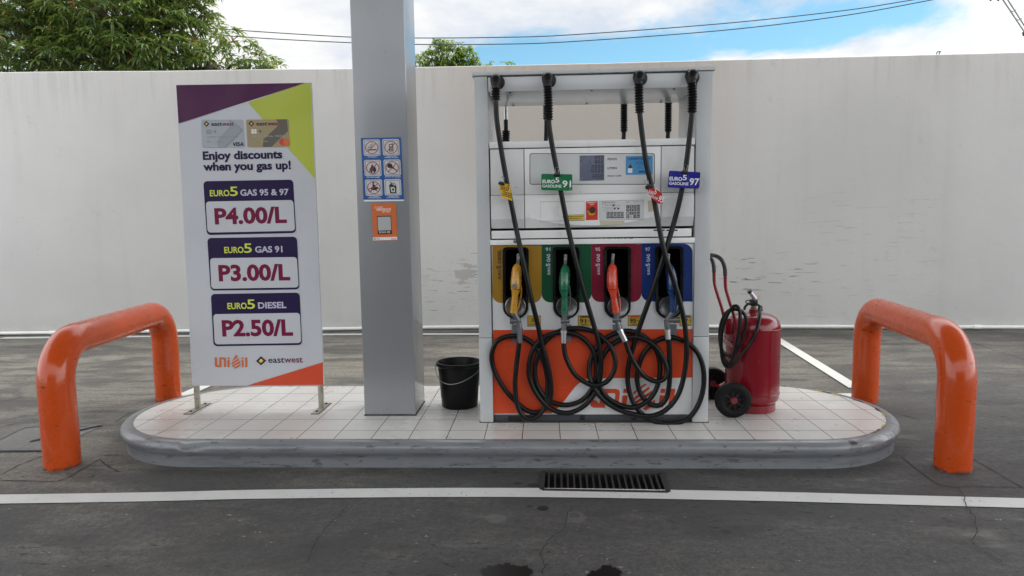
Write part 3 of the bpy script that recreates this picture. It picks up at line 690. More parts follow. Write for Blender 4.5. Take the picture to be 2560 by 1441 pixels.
for k, px in enumerate((2477, 2496)):
    root = thing('line_insulator', ('left' if k == 0 else 'right')+' of two dark insulator tips hanging into the top edge of the sky', 'insulator', PY(px, 0, 12), 'insulators')
    bm = NB(); p = PY(px, 0, 12); lathe(bm, [(0, -0.035), (0.012, -0.03), (0.014, -0.01), (0.035, -0.005), (0.035, 0.012), (0.02, 0.02), (0.04, 0.03), (0.04, 0.05), (0.015, 0.06), (0.015, 0.4), (0, 0.4)], p, seg=12); obj('body', bm, cab, root)

# ------------------------------------------------------------------ orange pipe hoops
def hoop_mat():
    t = NT('orange_paint')
    c = t.mix(t.noise(2.5, 5, 0.6), (0.47, 0.052, 0.005), (0.56, 0.074, 0.007))
    s = t.ramp(t.noise(15, 4, 0.62, sc=(0.8, 0.8, 2.6), loc=(3, 1, 2)), 0.655, 0.675); c = t.mix(t.math('MULTIPLY', s, 0.85), c, (0.07, 0.035, 0.025))
    d = t.ramp(t.noise(4, 6, 0.7), 0.55, 0.8); c = t.mix(t.math('MULTIPLY', d, 0.5), c, (0.30, 0.06, 0.018))
    o = t.xyz(); f = t.math('MULTIPLY', t.ramp(o[2], 0.0, 0.025, 1.0, 0.0), t.ramp(t.noise(25, 4), 0.42, 0.55)); c = t.mix(f, c, (0.06, 0.04, 0.03))
    f2 = t.math('MULTIPLY', t.ramp(o[2], 0.0, 0.2, 1.0, 0.0), t.ramp(t.noise(14, 5, 0.7, loc=(6, 6, 6)), 0.52, 0.68)); c = t.mix(t.math('MULTIPLY', f2, 0.7), c, (0.12, 0.05, 0.03))
    t.bump(t.noise(5, 4), 0.06, 0.02)
    return t.fin(c, t.ramp(t.noise(7, 4), 0.3, 0.7, 0.18, 0.36), coat=0.4, spec=0.3)
HM = hoop_mat()
def hoop(label, A, B, zt, r=0.1, rb=0.20):
    A = Vector(A); B = Vector(B); root = thing('pipe_hoop', label, 'guard rail', ((A.x+B.x)/2, (A.y+B.y)/2, 0), 'orange hoops')
    d = (B-A).normalized(); P = [A+Vector((0, 0, -.02)), A+Vector((0, 0, .3)), A+Vector((0, 0, zt-rb))]
    for k in range(1, 13):
        a = R(90*k/12); P.append(A+d*(rb-rb*math.cos(a))+Vector((0, 0, zt-rb+rb*math.sin(a))))
    L = (B-A).length
    for k in range(1, 5): P.append(A+d*(rb+(L-2*rb)*k/5)+Vector((0, 0, zt)))
    for k in range(13):
        a = R(90*k/12); P.append(B-d*(rb-rb*math.sin(a))+Vector((0, 0, zt-rb+rb*math.cos(a))))
    P += [B+Vector((0, 0, .3)), B+Vector((0, 0, -.02))]
    bm = NB(); tube(bm, P, r, 32); obj('pipe', bm, HM, root, ang=60)
hoop('glossy orange pipe hoop at the end of the island beside the price board', (-3.077, -0.20, 0), (-3.295, 1.36, 0), 0.755, 0.101, 0.25)
hoop('orange pipe hoop at the end of the island beyond the red fire extinguisher', (2.275, -0.20, 0), (2.456, 1.25, 0), 0.756, 0.097, 0.25)

# ------------------------------------------------------------------ price board
VIO = mt('print_violet', (0.018, 0.009, 0.055), 0.5, var=0.03, vs=3, spec=0.2); MAG = mt('print_magenta', (0.17, 0.008, 0.045), 0.5, var=0.03, vs=3, spec=0.2)
PLUM = mt('print_plum', (0.075, 0.011, 0.062), 0.45, var=0.05, vs=3, spec=0.25); LIME = mt('print_lime', (0.44, 0.50, 0.035), 0.42, var=0.05, vs=3)
REDO = mt('print_red_orange', (0.60, 0.065, 0.02), 0.42, var=0.05, vs=3); LIMET = mt('print_lime_text', (0.60, 0.68, 0.06), 0.45, var=0.03, vs=3)
BWHITE = mt('banner_white', (0.53, 0.55, 0.585), 0.36, var=0.03, vs=2.2, dirt=0.14, dirtcol=(0.35, 0.35, 0.36)); LAV = mt('print_lavender', (0.50, 0.49, 0.60), 0.45, var=0.03, vs=3)
GREYP = mt('print_grey', (0.24, 0.26, 0.29), 0.4, var=0.1, vs=8); GOLD = mt('print_gold', (0.33, 0.26, 0.13), 0.4, var=0.1, vs=8); BRONZE = mt('print_bronze', (0.10, 0.085, 0.06), 0.4, var=0.1, vs=8)
SILVER = mt('print_silver', (0.36, 0.39, 0.43), 0.4, var=0.06, vs=8); BLACKP = mt('print_black', (0.012, 0.012, 0.013), 0.4, var=0.1, vs=5); WHITEP = mt('print_white', (0.78, 0.78, 0.77), 0.4, var=0.03, vs=5)
ORP = mt('print_orange', (0.62, 0.135, 0.025), 0.42, var=0.04, vs=3); YELP = mt('print_yellow', (0.75, 0.52, 0.03), 0.4, var=0.06, vs=6); REDP = mt('print_red', (0.60, 0.03, 0.02), 0.4, var=0.05, vs=6)
YB = 0.48
pb = thing('price_board', 'tall white price board with purple and lime corners listing three discounts', 'sign', (-2.12, 0.5, H))
bm = NB(); p0, p1, p2, p3 = PY(440, 213, YB), PY(777, 207, YB), PY(808.5, 963, YB), PY(481, 965, YB)
# the banner: a shallow box with a slightly rippled cloth face
nx, nz = 20, 44; V = []
rr = random.Random(2)
for j in range(nz+1):
    for i in range(nx+1):
        u, v = i/nx, j/nz
        q = (p0.lerp(p1, u)).lerp(p3.lerp(p2, u), v)
        V.append(bm.verts.new((q.x, YB+(0.0 if i in (0, nx) or j in (0, nz) else 0.0022*math.sin(u*9+3*v)*math.sin(v*13)), q.z)))
for j in range(nz):
    for i in range(nx): a = j*(nx+1)+i; bm.faces.new((V[a], V[a+1], V[a+nx+2], V[a+nx+1]))
edge = [V[i] for i in range(nx+1)]+[V[j*(nx+1)+nx] for j in range(1, nz+1)]+[V[nz*(nx+1)+i] for i in range(nx-1, -1, -1)]+[V[j*(nx+1)] for j in range(nz-1, 0, -1)]
E2 = [bm.verts.new(v.co+Vector((0, 0.028, 0))) for v in edge]
for i in range(len(edge)): j = (i+1) % len(edge); bm.faces.new((edge[i], edge[j], E2[j], E2[i]))
bm.faces.new(E2); obj('banner', bm, BWHITE, pb, ang=50)
steel = mt('worn_steel', (0.42, 0.40, 0.34), 0.38, 0.75, var=0.2, vs=14, dirt=0.6, dirtcol=(0.12, 0.08, 0.04))
for px, py in ((492, 1024), (804, 1022)):
    f = PZ(px, py, H); bm = NB(); box(bm, f.x-0.018, f.x+0.018, 0.485, 0.507, H+0.006, 0.36, 0.003); leg = obj('leg', bm, steel, pb)
    bm = NB(); box(bm, f.x-0.025, f.x+0.025, 0.36, 0.63, H+0.0008, H+0.007, 0.002); obj('foot_plate', bm, steel, leg)
    bm = NB(); box(bm, f.x-0.029, f.x+0.029, 0.352, 0.638, H, H+0.0035); obj('rubber_pad', bm, mt('rubber', (0.014, 0.014, 0.014), 0.7), leg)
    for yy in (0.40, 0.60):
        bm = NB(); lathe(bm, [(0, 0), (0.010, 0), (0.010, 0.005), (0.006, 0.008), (0, 0.008)], (f.x, yy, H+0.007), seg=6); obj('bolt', bm, mt('bolt_dark', (0.06, 0.05, 0.045), 0.5, 0.6), leg)
def sh(name, m, polys, y, parent):
    bm = NB()
    for p in polys: sheet(bm, p, y, 0.0005)
    return obj(name, bm, m, parent, smooth=False)
Y1, Y2, Y3, Y4 = YB-0.0028, YB-0.0036, YB-0.0044, YB-0.0052
sh('plum_corner', PLUM, [[(440.5, 213.3), (763, 207.8), (446.5, 309)]], Y1, pb)
sh('lime_corner', LIME, [[(763.5, 207.8), (776.5, 207.6), (787.5, 447), (620, 256.5)]], Y1, pb)
sh('red_corner', REDO, [[(807.3, 906), (808.2, 962.6), (619, 964)]], Y1, pb)
def cardart(q, col, band, bandm, name):
    c = sh(name, col, [qmap(rrect(0, 0, 100, 65, 4), (0, 0, 100, 65), q)], Y2, pb)
    def s2(nm, m, polys, y=Y3): return sh(nm, m, [qmap(p, (0, 0, 100, 65), q) for p in polys], y, c)
    s2('card_band', bandm, [band])
    s2('emblem', VIO, [[(12, 2.5), (19, 9.5), (12, 16.5), (5, 9.5)]]); s2('emblem_core', MAG, [[(12, 2.5), (19, 9.5), (12, 9.5)], [(5, 9.5), (12, 9.5), (12, 16.5)]], Y3-0.0004); s2('emblem_centre', LIMET, [[(12, 6.6), (15, 9.6), (12, 12.6), (9, 9.6)]], Y4)
    s2('chip', GREYP if col is SILVER else WHITEP, [[(11, 23), (17, 23), (17, 27), (11, 27)], [(18, 23), (23, 23), (23, 27), (18, 27)], [(11, 28), (17, 28), (17, 33), (11, 33)], [(18, 28), (23, 28), (23, 33), (18, 33)]])
    s2('contactless', GREYP if col is SILVER else BRONZE, [[(27, 27.5), (33, 23.5), (34, 28), (33, 32.5)]])
    bm = NB()
    def T(s, x0, x1, y, h, b=0.01):
        a, bq, cq = qmap([(x0, y), (x1, y), (x0, y-h)], (0, 0, 100, 65), q); text(bm, s, a[0], a[1], bq[0], bq[1], a[1]-cq[1], Y4, b)
    T('east', 23.5, 49, 14, 9.0, 0.012); obj('lettering', bm, VIO, c, smooth=False)
    bm = NB(); T('west', 49.5, 77, 14, 9.0, 0.012); obj('lettering', bm, MAG, c, smooth=False)
    bm = NB(); T('1234 3456 7890', 13, 88, 41.5, 4.0, 0.0) if col is GOLD else T('1234 3456 7890', 12, 85, 42, 3.6, 0.0)
    T('MEMBER', 12, 20, 53, 2.6); T('00/00', 32, 48, 53, 2.6)
    obj('lettering', bm, GREYP if col is SILVER else SILVER, c, smooth=False)
    return c, s2, T
c, s2, T = cardart([(503, 300), (607.5, 299.5), (611.5, 368.5), (506, 370)], SILVER, [(66, 0), (96, 25), (53, 65), (36, 65), (38, 45), (69, 15)], mt('print_silver_dark', (0.29, 0.31, 0.345), 0.4, vs=6), 'silver_card')
sh('card_edge', GREYP, [qmap([(66, 0), (68.5, 0), (97, 22), (98, 26), (55, 65), (52, 65), (94.5, 25), (93.5, 23)], (0, 0, 100, 65), [(503, 300), (607.5, 299.5), (611.5, 368.5), (506, 370)])], Y4, c)
bm = NB(); text(bm, 'VISA', 583, 365.5, 608.5, 365, 9, Y4-0.0006, 0.02, 0.25); obj('lettering', bm, VIO, c, smooth=False)
c, s2, T = cardart([(615, 299.5), (722, 298.5), (724.5, 367.5), (619, 368.5)], GOLD, [(70, 0), (95, 0), (97, 28), (56, 65), (36, 65), (38, 47), (78, 12)], BRONZE, 'gold_card')
s2('mark', REDP, [circ(83, 53.5, 8)], Y4); s2('mark', ORP, [circ(92.5, 53.5, 7.5, 28, 8)], Y4-0.0005)
bm = NB(); text(bm, 'Enjoy discounts', 507.5, 399.5, 706, 395.5, 19.5, Y1, 0.035); obj('headline', bm, VIO, pb, smooth=False); bm = NB(); text(bm, 'when you gas up!', 508.5, 427, 727.5, 422.5, 19.5, Y1, 0.035); obj('headline', bm, VIO, pb, smooth=False)
for q, inner, t2, eu, tx, price, pq in (
    ([(508, 453.5), (733, 449.5), (740, 583), (517, 588)], [(514.5, 504.5), (733, 500.5), (737.5, 577.5), (519, 582)], 'GAS 95 & 97', (525, 491, 595), (601, 489.5, 722, 487.5), 'P4.00/L', (537.5, 560, 717.5, 556)),
    ([(518, 595.5), (742, 592), (748.5, 724), (526.5, 727)], [(525, 646), (742, 643), (746.5, 719), (528.5, 722.5)], 'GAS 91', (561, 633, 630), (638, 631.5, 706.5, 630.5), 'P3.00/L', (547.5, 702, 726, 699.5)),
    ([(527, 735.5), (749, 732), (755, 863), (534, 866)], [(533, 786), (749.5, 782.5), (753, 858), (537, 861.5)], 'DIESEL', (569, 773, 638), (645.5, 771.5, 716, 770), 'P2.50/L', (556, 840, 733, 838))):
    bx = sh('price_box', VIO, [qmap(rrect(0, 0, 225, 134, 10), (0, 0, 225, 134), q)], Y1, pb)
    sh('price_field', BWHITE, [qmap(rrect(0, 0, 220, 77, 8), (0, 0, 220, 77), inner)], Y2, bx)
    bm = NB(); euro5(bm, eu[0], eu[1], eu[2], 14.5, Y2, -1.2); obj('grade_mark', bm, LIMET, bx, smooth=False)
    bm = NB(); text(bm, t2, tx[0], tx[1], tx[2], tx[3], 14.5, Y2, 0.03); obj('grade_name', bm, LAV, bx, smooth=False)
    bm = NB(); text(bm, price, *pq, 37, Y3, 0.038); obj('price', bm, MAG, bx, smooth=False)
def mark_pt(p): return (537+p[0]/100*81.5, 885+p[1]/100*37)
drop = [(65, 3)]+[(65+13.5*math.cos(R(-35+250*k/14)), 67+33*math.sin(R(-35+250*k/14))) for k in range(15)]
lg = sh('drop', ORP, [[mark_pt(p) for p in drop]], Y1, pb)
for polys in ([[(0, 25), (6, 25), (6, 72), (9, 78), (14, 78), (14, 90), (7, 90), (1, 85), (0, 75)], [(14, 25), (20, 25), (20, 90), (14, 90)], [(20, 25), (28, 25), (33, 30), (34, 42), (34, 90), (28, 90), (28, 42), (26, 37), (20, 37)]],
              [[(39, 42), (45, 42), (45, 90), (39, 90)]], [[(39, 25), (45, 25), (45, 36), (39, 36)]], [[(82, 42), (88, 42), (88, 90), (82, 90)]], [[(82, 25), (88, 25), (88, 36), (82, 36)]], [[(93, 25), (99.5, 25), (99.5, 90), (93, 90)]]):
    sh('letter', ORP, [[mark_pt(p) for p in q] for q in polys], Y1, pb)
# pale stripes kept inside the drop
bm = NB()
for k in range(4):
    o = 7.5*k; line_px(bm, [(580+max(0, k-1)*1.5, 906+o*0.9), (599+min(k, 2)*3.2, 893+o*0.95)], 1.9, Y2)
obj('drop_stripes', bm, BWHITE, lg, smooth=False)
lg = sh('bank_mark', VIO, [[(652.5, 891), (665.5, 902), (652.5, 914), (640, 903)]], Y1, pb)
sh('bank_mark_core', MAG, [[(652.5, 891.5), (665, 902), (653, 902.5)], [(640.5, 903), (652, 903), (652.5, 913.5)]], Y2, lg); sh('bank_mark_centre', LIMET, [[(652.6, 897), (658.5, 902.3), (652.6, 908), (646.8, 902.8)]], Y3, lg)
bm = NB(); text(bm, 'east', 671, 907.5, 711, 907, 15, Y1, 0.010); obj('lettering', bm, VIO, lg, smooth=False)
bm = NB(); text(bm, 'west', 711, 907, 757, 906.5, 15, Y1, 0.010); obj('lettering', bm, MAG, lg, smooth=False)

# ------------------------------------------------------------------ signs on the column
YC = 0.319-0.004
ss = thing('safety_sign', 'blue safety sign with six white pictogram squares fixed to the grey column', 'sign', PY(957, 425, YC))
BLUE = mt('sign_blue', (0.012, 0.085, 0.30), 0.3, var=0.06, vs=4)
bm = NB(); prism(bm, [PY(a, b, YC) for a, b in ((902, 345.5), (1002, 343.5), (1009.5, 500), (909, 501))], (0, 0.0035, 0)); obj('plate', bm, BLUE, ss, smooth=False)
bm = NB(); prism(bm, [PY(a, b, YC-0.0006) for a, b in ((909, 500), (1009.5, 499.3), (1010, 503), (909.3, 504.5))], (0, 0.0036, 0)); obj('lower_edge', bm, WHITEP, ss, smooth=False)
ya, yb_, yc_, yd = YC-0.0008, YC-0.0016, YC-0.0024, YC-0.0032
SIGNW = mt('sign_white', (0.60, 0.60, 0.58), 0.4, var=0.04, vs=6)
cells = [((907.5, 349), 'NO SMOKING', None), ((955.5, 348), 'SWITCH OFF', 'MOBILE PHONE'), ((910, 400), 'NO OPEN FLAMES', None), ((958.5, 399), 'SWITCH OFF ENGINE', None), ((912.5, 449), 'NO RIDING', 'WHILE REFUELING'), ((960, 448), 'APPROVED', 'CONTAINER ONLY')]
for k, ((x, y), l1, l2) in enumerate(cells):
    x2, y2 = x+42, y+41; lean = 2.0; q = [(x, y+.6), (x2, y), (x2+lean, y2-.4), (x+lean, y2)]
    Q = lambda pts: qmap(pts, (0, 0, 100, 100), q)
    bm = NB(); sheet(bm, Q(rrect(0, 0, 100, 100, 10)), ya, 0.0005); pan = obj('pictogram', bm, SIGNW, ss, smooth=False)
    bm = NB(); ring(bm, Q(rrect(6, 6, 94, 94, 6)), Q(rrect(8.5, 8.5, 91.5, 91.5, 5)), yb_, 0.0004); obj('border', bm, BLUE, pan, smooth=False)
    bm = NB()
    def S(pts): sheet(bm, Q(pts), yb_, 0.0004)
    def LN(pts, wd): line_px(bm, Q(pts), wd*0.42, yb_)
    if k == 0:
        S([(34, 60), (78, 60), (78, 67), (34, 67)]); S([(24, 60), (31, 60), (31, 67), (24, 67)]); LN([(27, 57), (28, 46), (40, 44), (43, 32), (52, 30), (56, 24)], 3); LN([(34, 56), (37, 50), (48, 48), (50, 38), (58, 37)], 3)
    elif k == 1:
        S(rrect(38, 30, 64, 76, 4)); S([(56, 22), (60, 22), (60, 31), (56, 31)])
    elif k == 2:
        S([(30, 62), (33, 48), (36, 52), (44, 30), (47, 22), (52, 36), (58, 44), (60, 36), (68, 52), (70, 66), (62, 78), (52, 84), (54, 72), (48, 64), (46, 74), (48, 84), (36, 78)])
    elif k == 3:
        S(circ(36, 38, 15, 18)); LN([(44, 44), (58, 54)], 11); LN([(58, 53), (80, 74)], 6)
    elif k == 4:
        b0 = bm; ring(bm, Q(circ(28, 64, 11, 18)), Q(circ(28, 64, 7, 18)), yb_, 0.0004); ring(bm, Q(circ(74, 64, 11, 18)), Q(circ(74, 64, 7, 18)), yb_, 0.0004)
        S([(32, 50), (48, 48), (66, 46), (76, 44), (74, 54), (62, 66), (42, 66), (34, 60)]); S(circ(48, 22, 6, 12)); S([(42, 29), (54, 29), (56, 46), (42, 50)]); LN([(52, 34), (62, 44)], 5)
    else:
        S(qmap(rrect(0, 0, 100, 100, 10), (0, 0, 100, 100), [(28, 36), (72, 44), (70, 88), (32, 88)])); S([(28, 40), (40, 24), (60, 22), (72, 46)]); S([(33, 17), (43, 17), (43, 22), (33, 22)])
    pic = obj('symbol', bm, BLACKP, pan, smooth=False)
    if k == 1:
        bm = NB(); S2 = lambda pts: sheet(bm, Q(pts), yc_, 0.0003)
        S2([(42, 35), (60, 35), (60, 45), (42, 45)])
        for a in range(3):
            for b in range(3): S2([(42+a*6.5, 50+b*8), (46+a*6.5, 50+b*8), (46+a*6.5, 55+b*8), (42+a*6.5, 55+b*8)])
        obj('symbol_detail', bm, SIGNW, pan, smooth=False)
    if k == 5:
        bm = NB(); sheet(bm, Q([(36, 50), (56, 48), (63, 58), (62, 80), (40, 80)]), yc_, 0.0003); sheet(bm, Q([(46, 28), (58, 26), (64, 40), (60, 42), (54, 32), (46, 33)]), yc_, 0.0003); obj('symbol_detail', bm, SIGNW, pan, smooth=False)
        bm = NB(); sheet(bm, Q([(51, 53)]+[(51+6.5*math.cos(R(a)), 66+6.5*math.sin(R(a))) for a in range(-30, 211, 20)]), yd, 0.0003); obj('symbol_drop', bm, BLACKP, pan, smooth=False)
    else:
        bm = NB(); ring(bm, Q(circ(50, 50, 39, 30)), Q(circ(50, 50, 34.5, 30)), yc_-0.0004, 0.0004); line_px(bm, Q([(24, 77), (76, 23)]), 1.9, yc_-0.0004); obj('prohibition_ring', bm, mt('sign_red', (0.36, 0.03, 0.03), 0.35), pan, smooth=False)
    bm = NB(); mid = x+21+lean+0.5
    if l2: text(bm, l1, mid-12, y2+3.2, mid+12, y2+3, 2.2, ya, 0.02); text(bm, l2, mid-17, y2+6.4, mid+17, y2+6.2, 2.2, ya, 0.02)
    else: text(bm, l1, mid-len(l1)*1.15, y2+4.0, mid+len(l1)*1.15, y2+3.8, 2.4, ya, 0.02)
    obj('caption', bm, WHITEP, ss, smooth=False)
fs = thing('feedback_sign', 'small orange feedback notice fixed to the grey column below the blue safety sign', 'sign', PY(962, 555, YC))
bm = NB(); prism(bm, [PY(a, b, YC) for a, b in ((929, 509), (989.5, 507.5), (993.5, 601), (933, 602.5))], (0, 0.0035, 0)); obj('plate', bm, ORP, fs, smooth=False)
sh('footer', WHITEP, [[(932, 594), (993, 592.7), (993.3, 600.3), (932.7, 601.7)]], ya, fs)
sh('code_frame', BLACKP, [[(942, 540.5), (977.5, 539.5), (980, 585.5), (944.5, 586.5)]], ya, fs)
sh('code_blank', mt('blank_field', (0.42, 0.42, 0.42), 0.4), [[(943.8, 543), (976.3, 542), (978, 576), (945.5, 577)]], yb_, fs)
bm = NB(); text(bm, 'SCAN ME', 947.5, 583.5, 975.5, 583, 4.6, yb_, 0.012); text(bm, 'YOUR', 944, 520.3, 957, 520, 3.6, ya, 0.01, 0.2); text(bm, 'FEEDBACK', 941, 527.3, 978.5, 526.3, 5.4, ya, 0.02, 0.25); text(bm, 'MATTERS', 956, 531.8, 975.5, 531.2, 3.4, ya, 0.015, 0.2)
line_px(bm, [(937, 520), (940, 514.5), (942, 520), (937, 521.5)], 0.8, ya); obj('lettering', bm, WHITEP, fs, smooth=False)
bm = NB(); text(bm, 'Unioil', 978, 599.3, 990, 599, 3.2, yb_, 0.02); obj('maker_mark', bm, REDP, fs, smooth=False)
bm = NB(); ring(bm, circ(936.5, 598, 2.6, 14), circ(936.5, 598, 1.5, 14), yb_, 0.0004); text(bm, 'UNIOIL', 941, 597.4, 949, 597.2, 1.8, yb_); text(bm, 'CARES', 941, 600.2, 949, 600, 1.8, yb_); obj('lettering', bm, VIO, fs, smooth=False)

# ------------------------------------------------------------------ bucket
bx, by = PZ(1146, 1026, H).x+0.0, PZ(1146, 1026, H).y+0.125
bx = PY(1149, 980, by).x
bk_ = thing('bucket', 'black plastic bucket with a thin wire handle on the tiles beside the column', 'bucket', (bx, by, H))
zb = PY(1146, 903, by).z
plastic = mt('black_plastic', (0.0045, 0.0045, 0.0055), 0.36, var=0.2, vs=8, bump=0.03, spec=0.25)
bm = NB(); hb = zb-H; lathe(bm, [(0, 0.004), (0.118, 0.004), (0.124, 0.0), (0.128, 0.008), (0.150, hb-0.03), (0.158, hb-0.028), (0.162, hb-0.024), (0.162, hb-0.004), (0.159, hb), (0.150, hb), (0.146, hb-0.01), (0.123, 0.015), (0, 0.012)], (bx, by, H), seg=56); obj('body', bm, plastic, bk_)
bm = NB(); pts = []
for k in range(15):
    a = R(180*k/14); pts.append((bx-0.165*math.cos(a), by-0.14*math.sin(a)-0.01, zb-0.022-0.105*math.sin(a)-0.02*math.sin(2*a)))
tube(bm, catmull(pts, 4), 0.0022, 6); obj('handle', bm, mt('wire', (0.30, 0.30, 0.31), 0.35, 0.8), bk_)

# ------------------------------------------------------------------ wheeled fire extinguisher
exy = 0.50; exx = PY(1881, 900, exy).x; er = 0.178
zt = PY(1881, 782, exy).z
RED = mt('extinguisher_red', (0.21, 0.004, 0.012), 0.22, var=0.15, vs=4, coat=0.45, spec=0.35, dirt=0.12, dirtcol=(0.10, 0.01, 0.012))
fe = thing('fire_extinguisher', 'large red wheeled fire extinguisher with coiled black hose beside the pump', 'extinguisher', (exx, exy, H))
hh = zt-H
bm = NB(); lathe(bm, [(0, 0), (0.150, 0), (0.155, 0.004), (0.155, 0.052), (0.150, 0.055), (0.158, 0.062), (0.172, 0.078), (er, 0.105), (er, 0.118), (er+0.003, 0.120), (er+0.003, 0.126), (er, 0.128), (er, hh-0.108), (er+0.003, hh-0.106), (er+0.003, hh-0.100), (er, hh-0.098), (er-0.002, hh-0.085), (0.168, hh-0.055), (0.150, hh-0.030), (0.120, hh-0.012), (0.08, hh-0.002), (0.030, hh), (0.030, hh+0.022), (0, hh+0.022)], (exx, exy, H), seg=64); obj('cylinder', bm, RED, fe, ang=28)
BLK = mt('black_metal', (0.012, 0.012, 0.013), 0.32, 0.2); BRASS = mt('brass', (0.22, 0.17, 0.10), 0.4, 0.8)
vz = H+hh+0.022; bm = NB(); lathe(bm, [(0, 0), (0.021, 0), (0.021, 0.012), (0.016, 0.015), (0.016, 0.026), (0, 0.026)], (exx, exy, vz), seg=20); vb = obj('valve_neck', bm, BRASS, fe)
bm = NB(); box(bm, exx-0.026, exx+0.024, exy-0.02, exy+0.02, vz+0.024, vz+0.072, 0.01); tube(bm, [(exx+0.02, exy-.01, vz+0.035), (exx+0.045, exy-.02, vz+0.02), (exx+0.048, exy-.022, vz-0.01)], 0.009, 10)
obj('valve_body', bm, BLK, fe)
bm = NB(); tube(bm, catmull([(exx-0.015, exy-.02, vz+0.045), (exx-0.045, exy-.025, vz+0.04), (exx-0.065, exy-.025, vz+0.02), (exx-0.068, exy-.025, vz+0.0)], 5), 0.009, 8); tube(bm, circ3 := catmull([(exx-0.03, exy-.03, vz+0.06), (exx-0.055, exy-.03, vz+0.066), (exx-0.062, exy-.03, vz+0.052), (exx-0.045, exy-.03, vz+0.045)], 4), 0.004, 6); obj('carry_lever', bm, BLK, fe)
bm = NB(); tube(bm, [(exx+0.008, exy-.01, vz+0.07), (exx-0.028, exy-.015, vz+0.118)], [0.016, 0.014], 12); obj('squeeze_lever', bm, mt('lever_silver', (0.45, 0.40, 0.47), 0.3, 0.5), fe)
bm = NB(); tube(bm, [(exx-0.028, exy-.015, vz+0.118), (exx-0.037, exy-.016, vz+0.130)], 0.0165, 12); obj('lever_cap', bm, BLK, fe)
bm = NB()
for d in ((0.02, 0.05), (0.035, 0.01), (0.0, 0.03)): tube(bm, [(exx+0.02, exy-.02, vz+0.066), (exx+0.02+d[0]*0.9, exy-.025, vz+0.066+d[1])], 0.0014, 4)
obj('seal_tie', bm, mt('seal_orange', (0.6, 0.35, 0.05), 0.5), fe)
# wheels, axle
fwp = PZ(1832, 1046, H); wr = 0.118
TY = mt('tyre', (0.006, 0.006, 0.0065), 0.6, vs=20, bump=0.05, spec=0.2); HUB = mt('wheel_rim', (0.008, 0.008, 0.009), 0.45, spec=0.3)
wx = PY(1832, 1003, 0.28).x
for yy, tilt in ((0.245, 0.0), (0.70, 0.0)):
    cx0 = wx-0.02*(yy > 0.5)
    bm = NB(); lathe(bm, [(0.070, 0.004), (0.078, 0.0), (0.100, 0.002), (0.113, 0.010), (wr, 0.022), (wr, 0.042), (0.113, 0.054), (0.1, 0.062), (0.078, 0.064), (0.07, 0.06), (0.07, 0.004)], (cx0, yy, H+wr), (0, 1, 0), 56); ty = obj('wheel', bm, TY, fe)
    bm = NB(); lathe(bm, [(0.0, 0.03), (0.069, 0.03), (0.071, 0.006), (0.0705, 0.05), (0.0, 0.05)], (cx0, yy, H+wr), (0, 1, 0), 40)
    for k in range(8):
        a = R(45*k+10); p = Vector((cx0+0.028*math.cos(a), yy+0.014, H+wr+0.028*math.sin(a))); q = Vector((cx0+0.068*math.cos(a), yy+0.016, H+wr+0.068*math.sin(a))); tube(bm, [p, q], 0.0045, 6)
    ring_ = [(cx0+0.066*math.cos(R(a)), yy+0.010, H+wr+0.066*math.sin(R(a))) for a in range(0, 360, 12)]; tube(bm, ring_, 0.004, 6, closed=True)
    obj('rim', bm, HUB, ty)
    bm = NB(); lathe(bm, [(0, 0.0), (0.018, 0.0), (0.024, 0.006), (0.026, 0.03), (0, 0.03)], (cx0, yy, H+wr), (0, 1, 0), 24); obj('hub_cap', bm, mt('hub_red', (0.16, 0.02, 0.025), 0.4), ty)
bm = NB(); tube(bm, [(wx, 0.27, H+wr), (wx, 0.74, H+wr)], 0.014, 12)
for yy in (0.37, 0.63): tube(bm, [(wx, yy, H+wr), (exx-0.12, yy, H+0.16)], 0.012, 8)
obj('axle', bm, RED, fe)
# handle: two bent bars and a black grip
def hb_pts(px, y): return [PY(a, b, y) for a, b in px]
yA, yB = 0.335, 0.62
A = catmull(hb_pts([(1846, 880), (1842, 830), (1835, 790), (1822, 748), (1814, 718), (1813, 690)], yA), 5)
bm = NB(); tube(bm, A, 0.0115, 12); obj('handle_bar', bm, RED, fe)
off = Vector((0, yB-yA, 0)); Bp = [p+off for p in A]; bm = NB(); tube(bm, Bp, 0.0115, 12); obj('handle_bar', bm, RED, fe)
G = hb_pts([(1813, 690), (1812, 672), (1807, 655), (1799, 645)], yA); dd = Vector((-0.03, 0, 0.012))
top = [G[0], G[1], G[2], G[3]+Vector((0, 0.004, 0.0)), G[3]+Vector((-0.02, 0.03, 0.012)), G[3]+Vector((-0.03, 0.10, 0.014)), G[3]+Vector((-0.03, 0.20, 0.014)), G[3]+Vector((-0.015, 0.26, 0.008))]
tail = [p+off for p in (G[2], G[1], G[0])]
bm = NB(); tube(bm, catmull(top+tail, 5), 0.0135, 12); obj('grip', bm, mt('grip_black', (0.018, 0.018, 0.020), 0.45), fe)
bm = NB(); box(bm, exx-er-0.03, exx-er+0.02, 0.42, 0.50, PY(1812, 835, .45).z, PY(1812, 795, .45).z, 0.006); box(bm, exx-er-0.005, exx-er+0.03, 0.33, 0.64, H+0.45, H+0.48, 0.004); obj('bracket', bm, RED, fe)
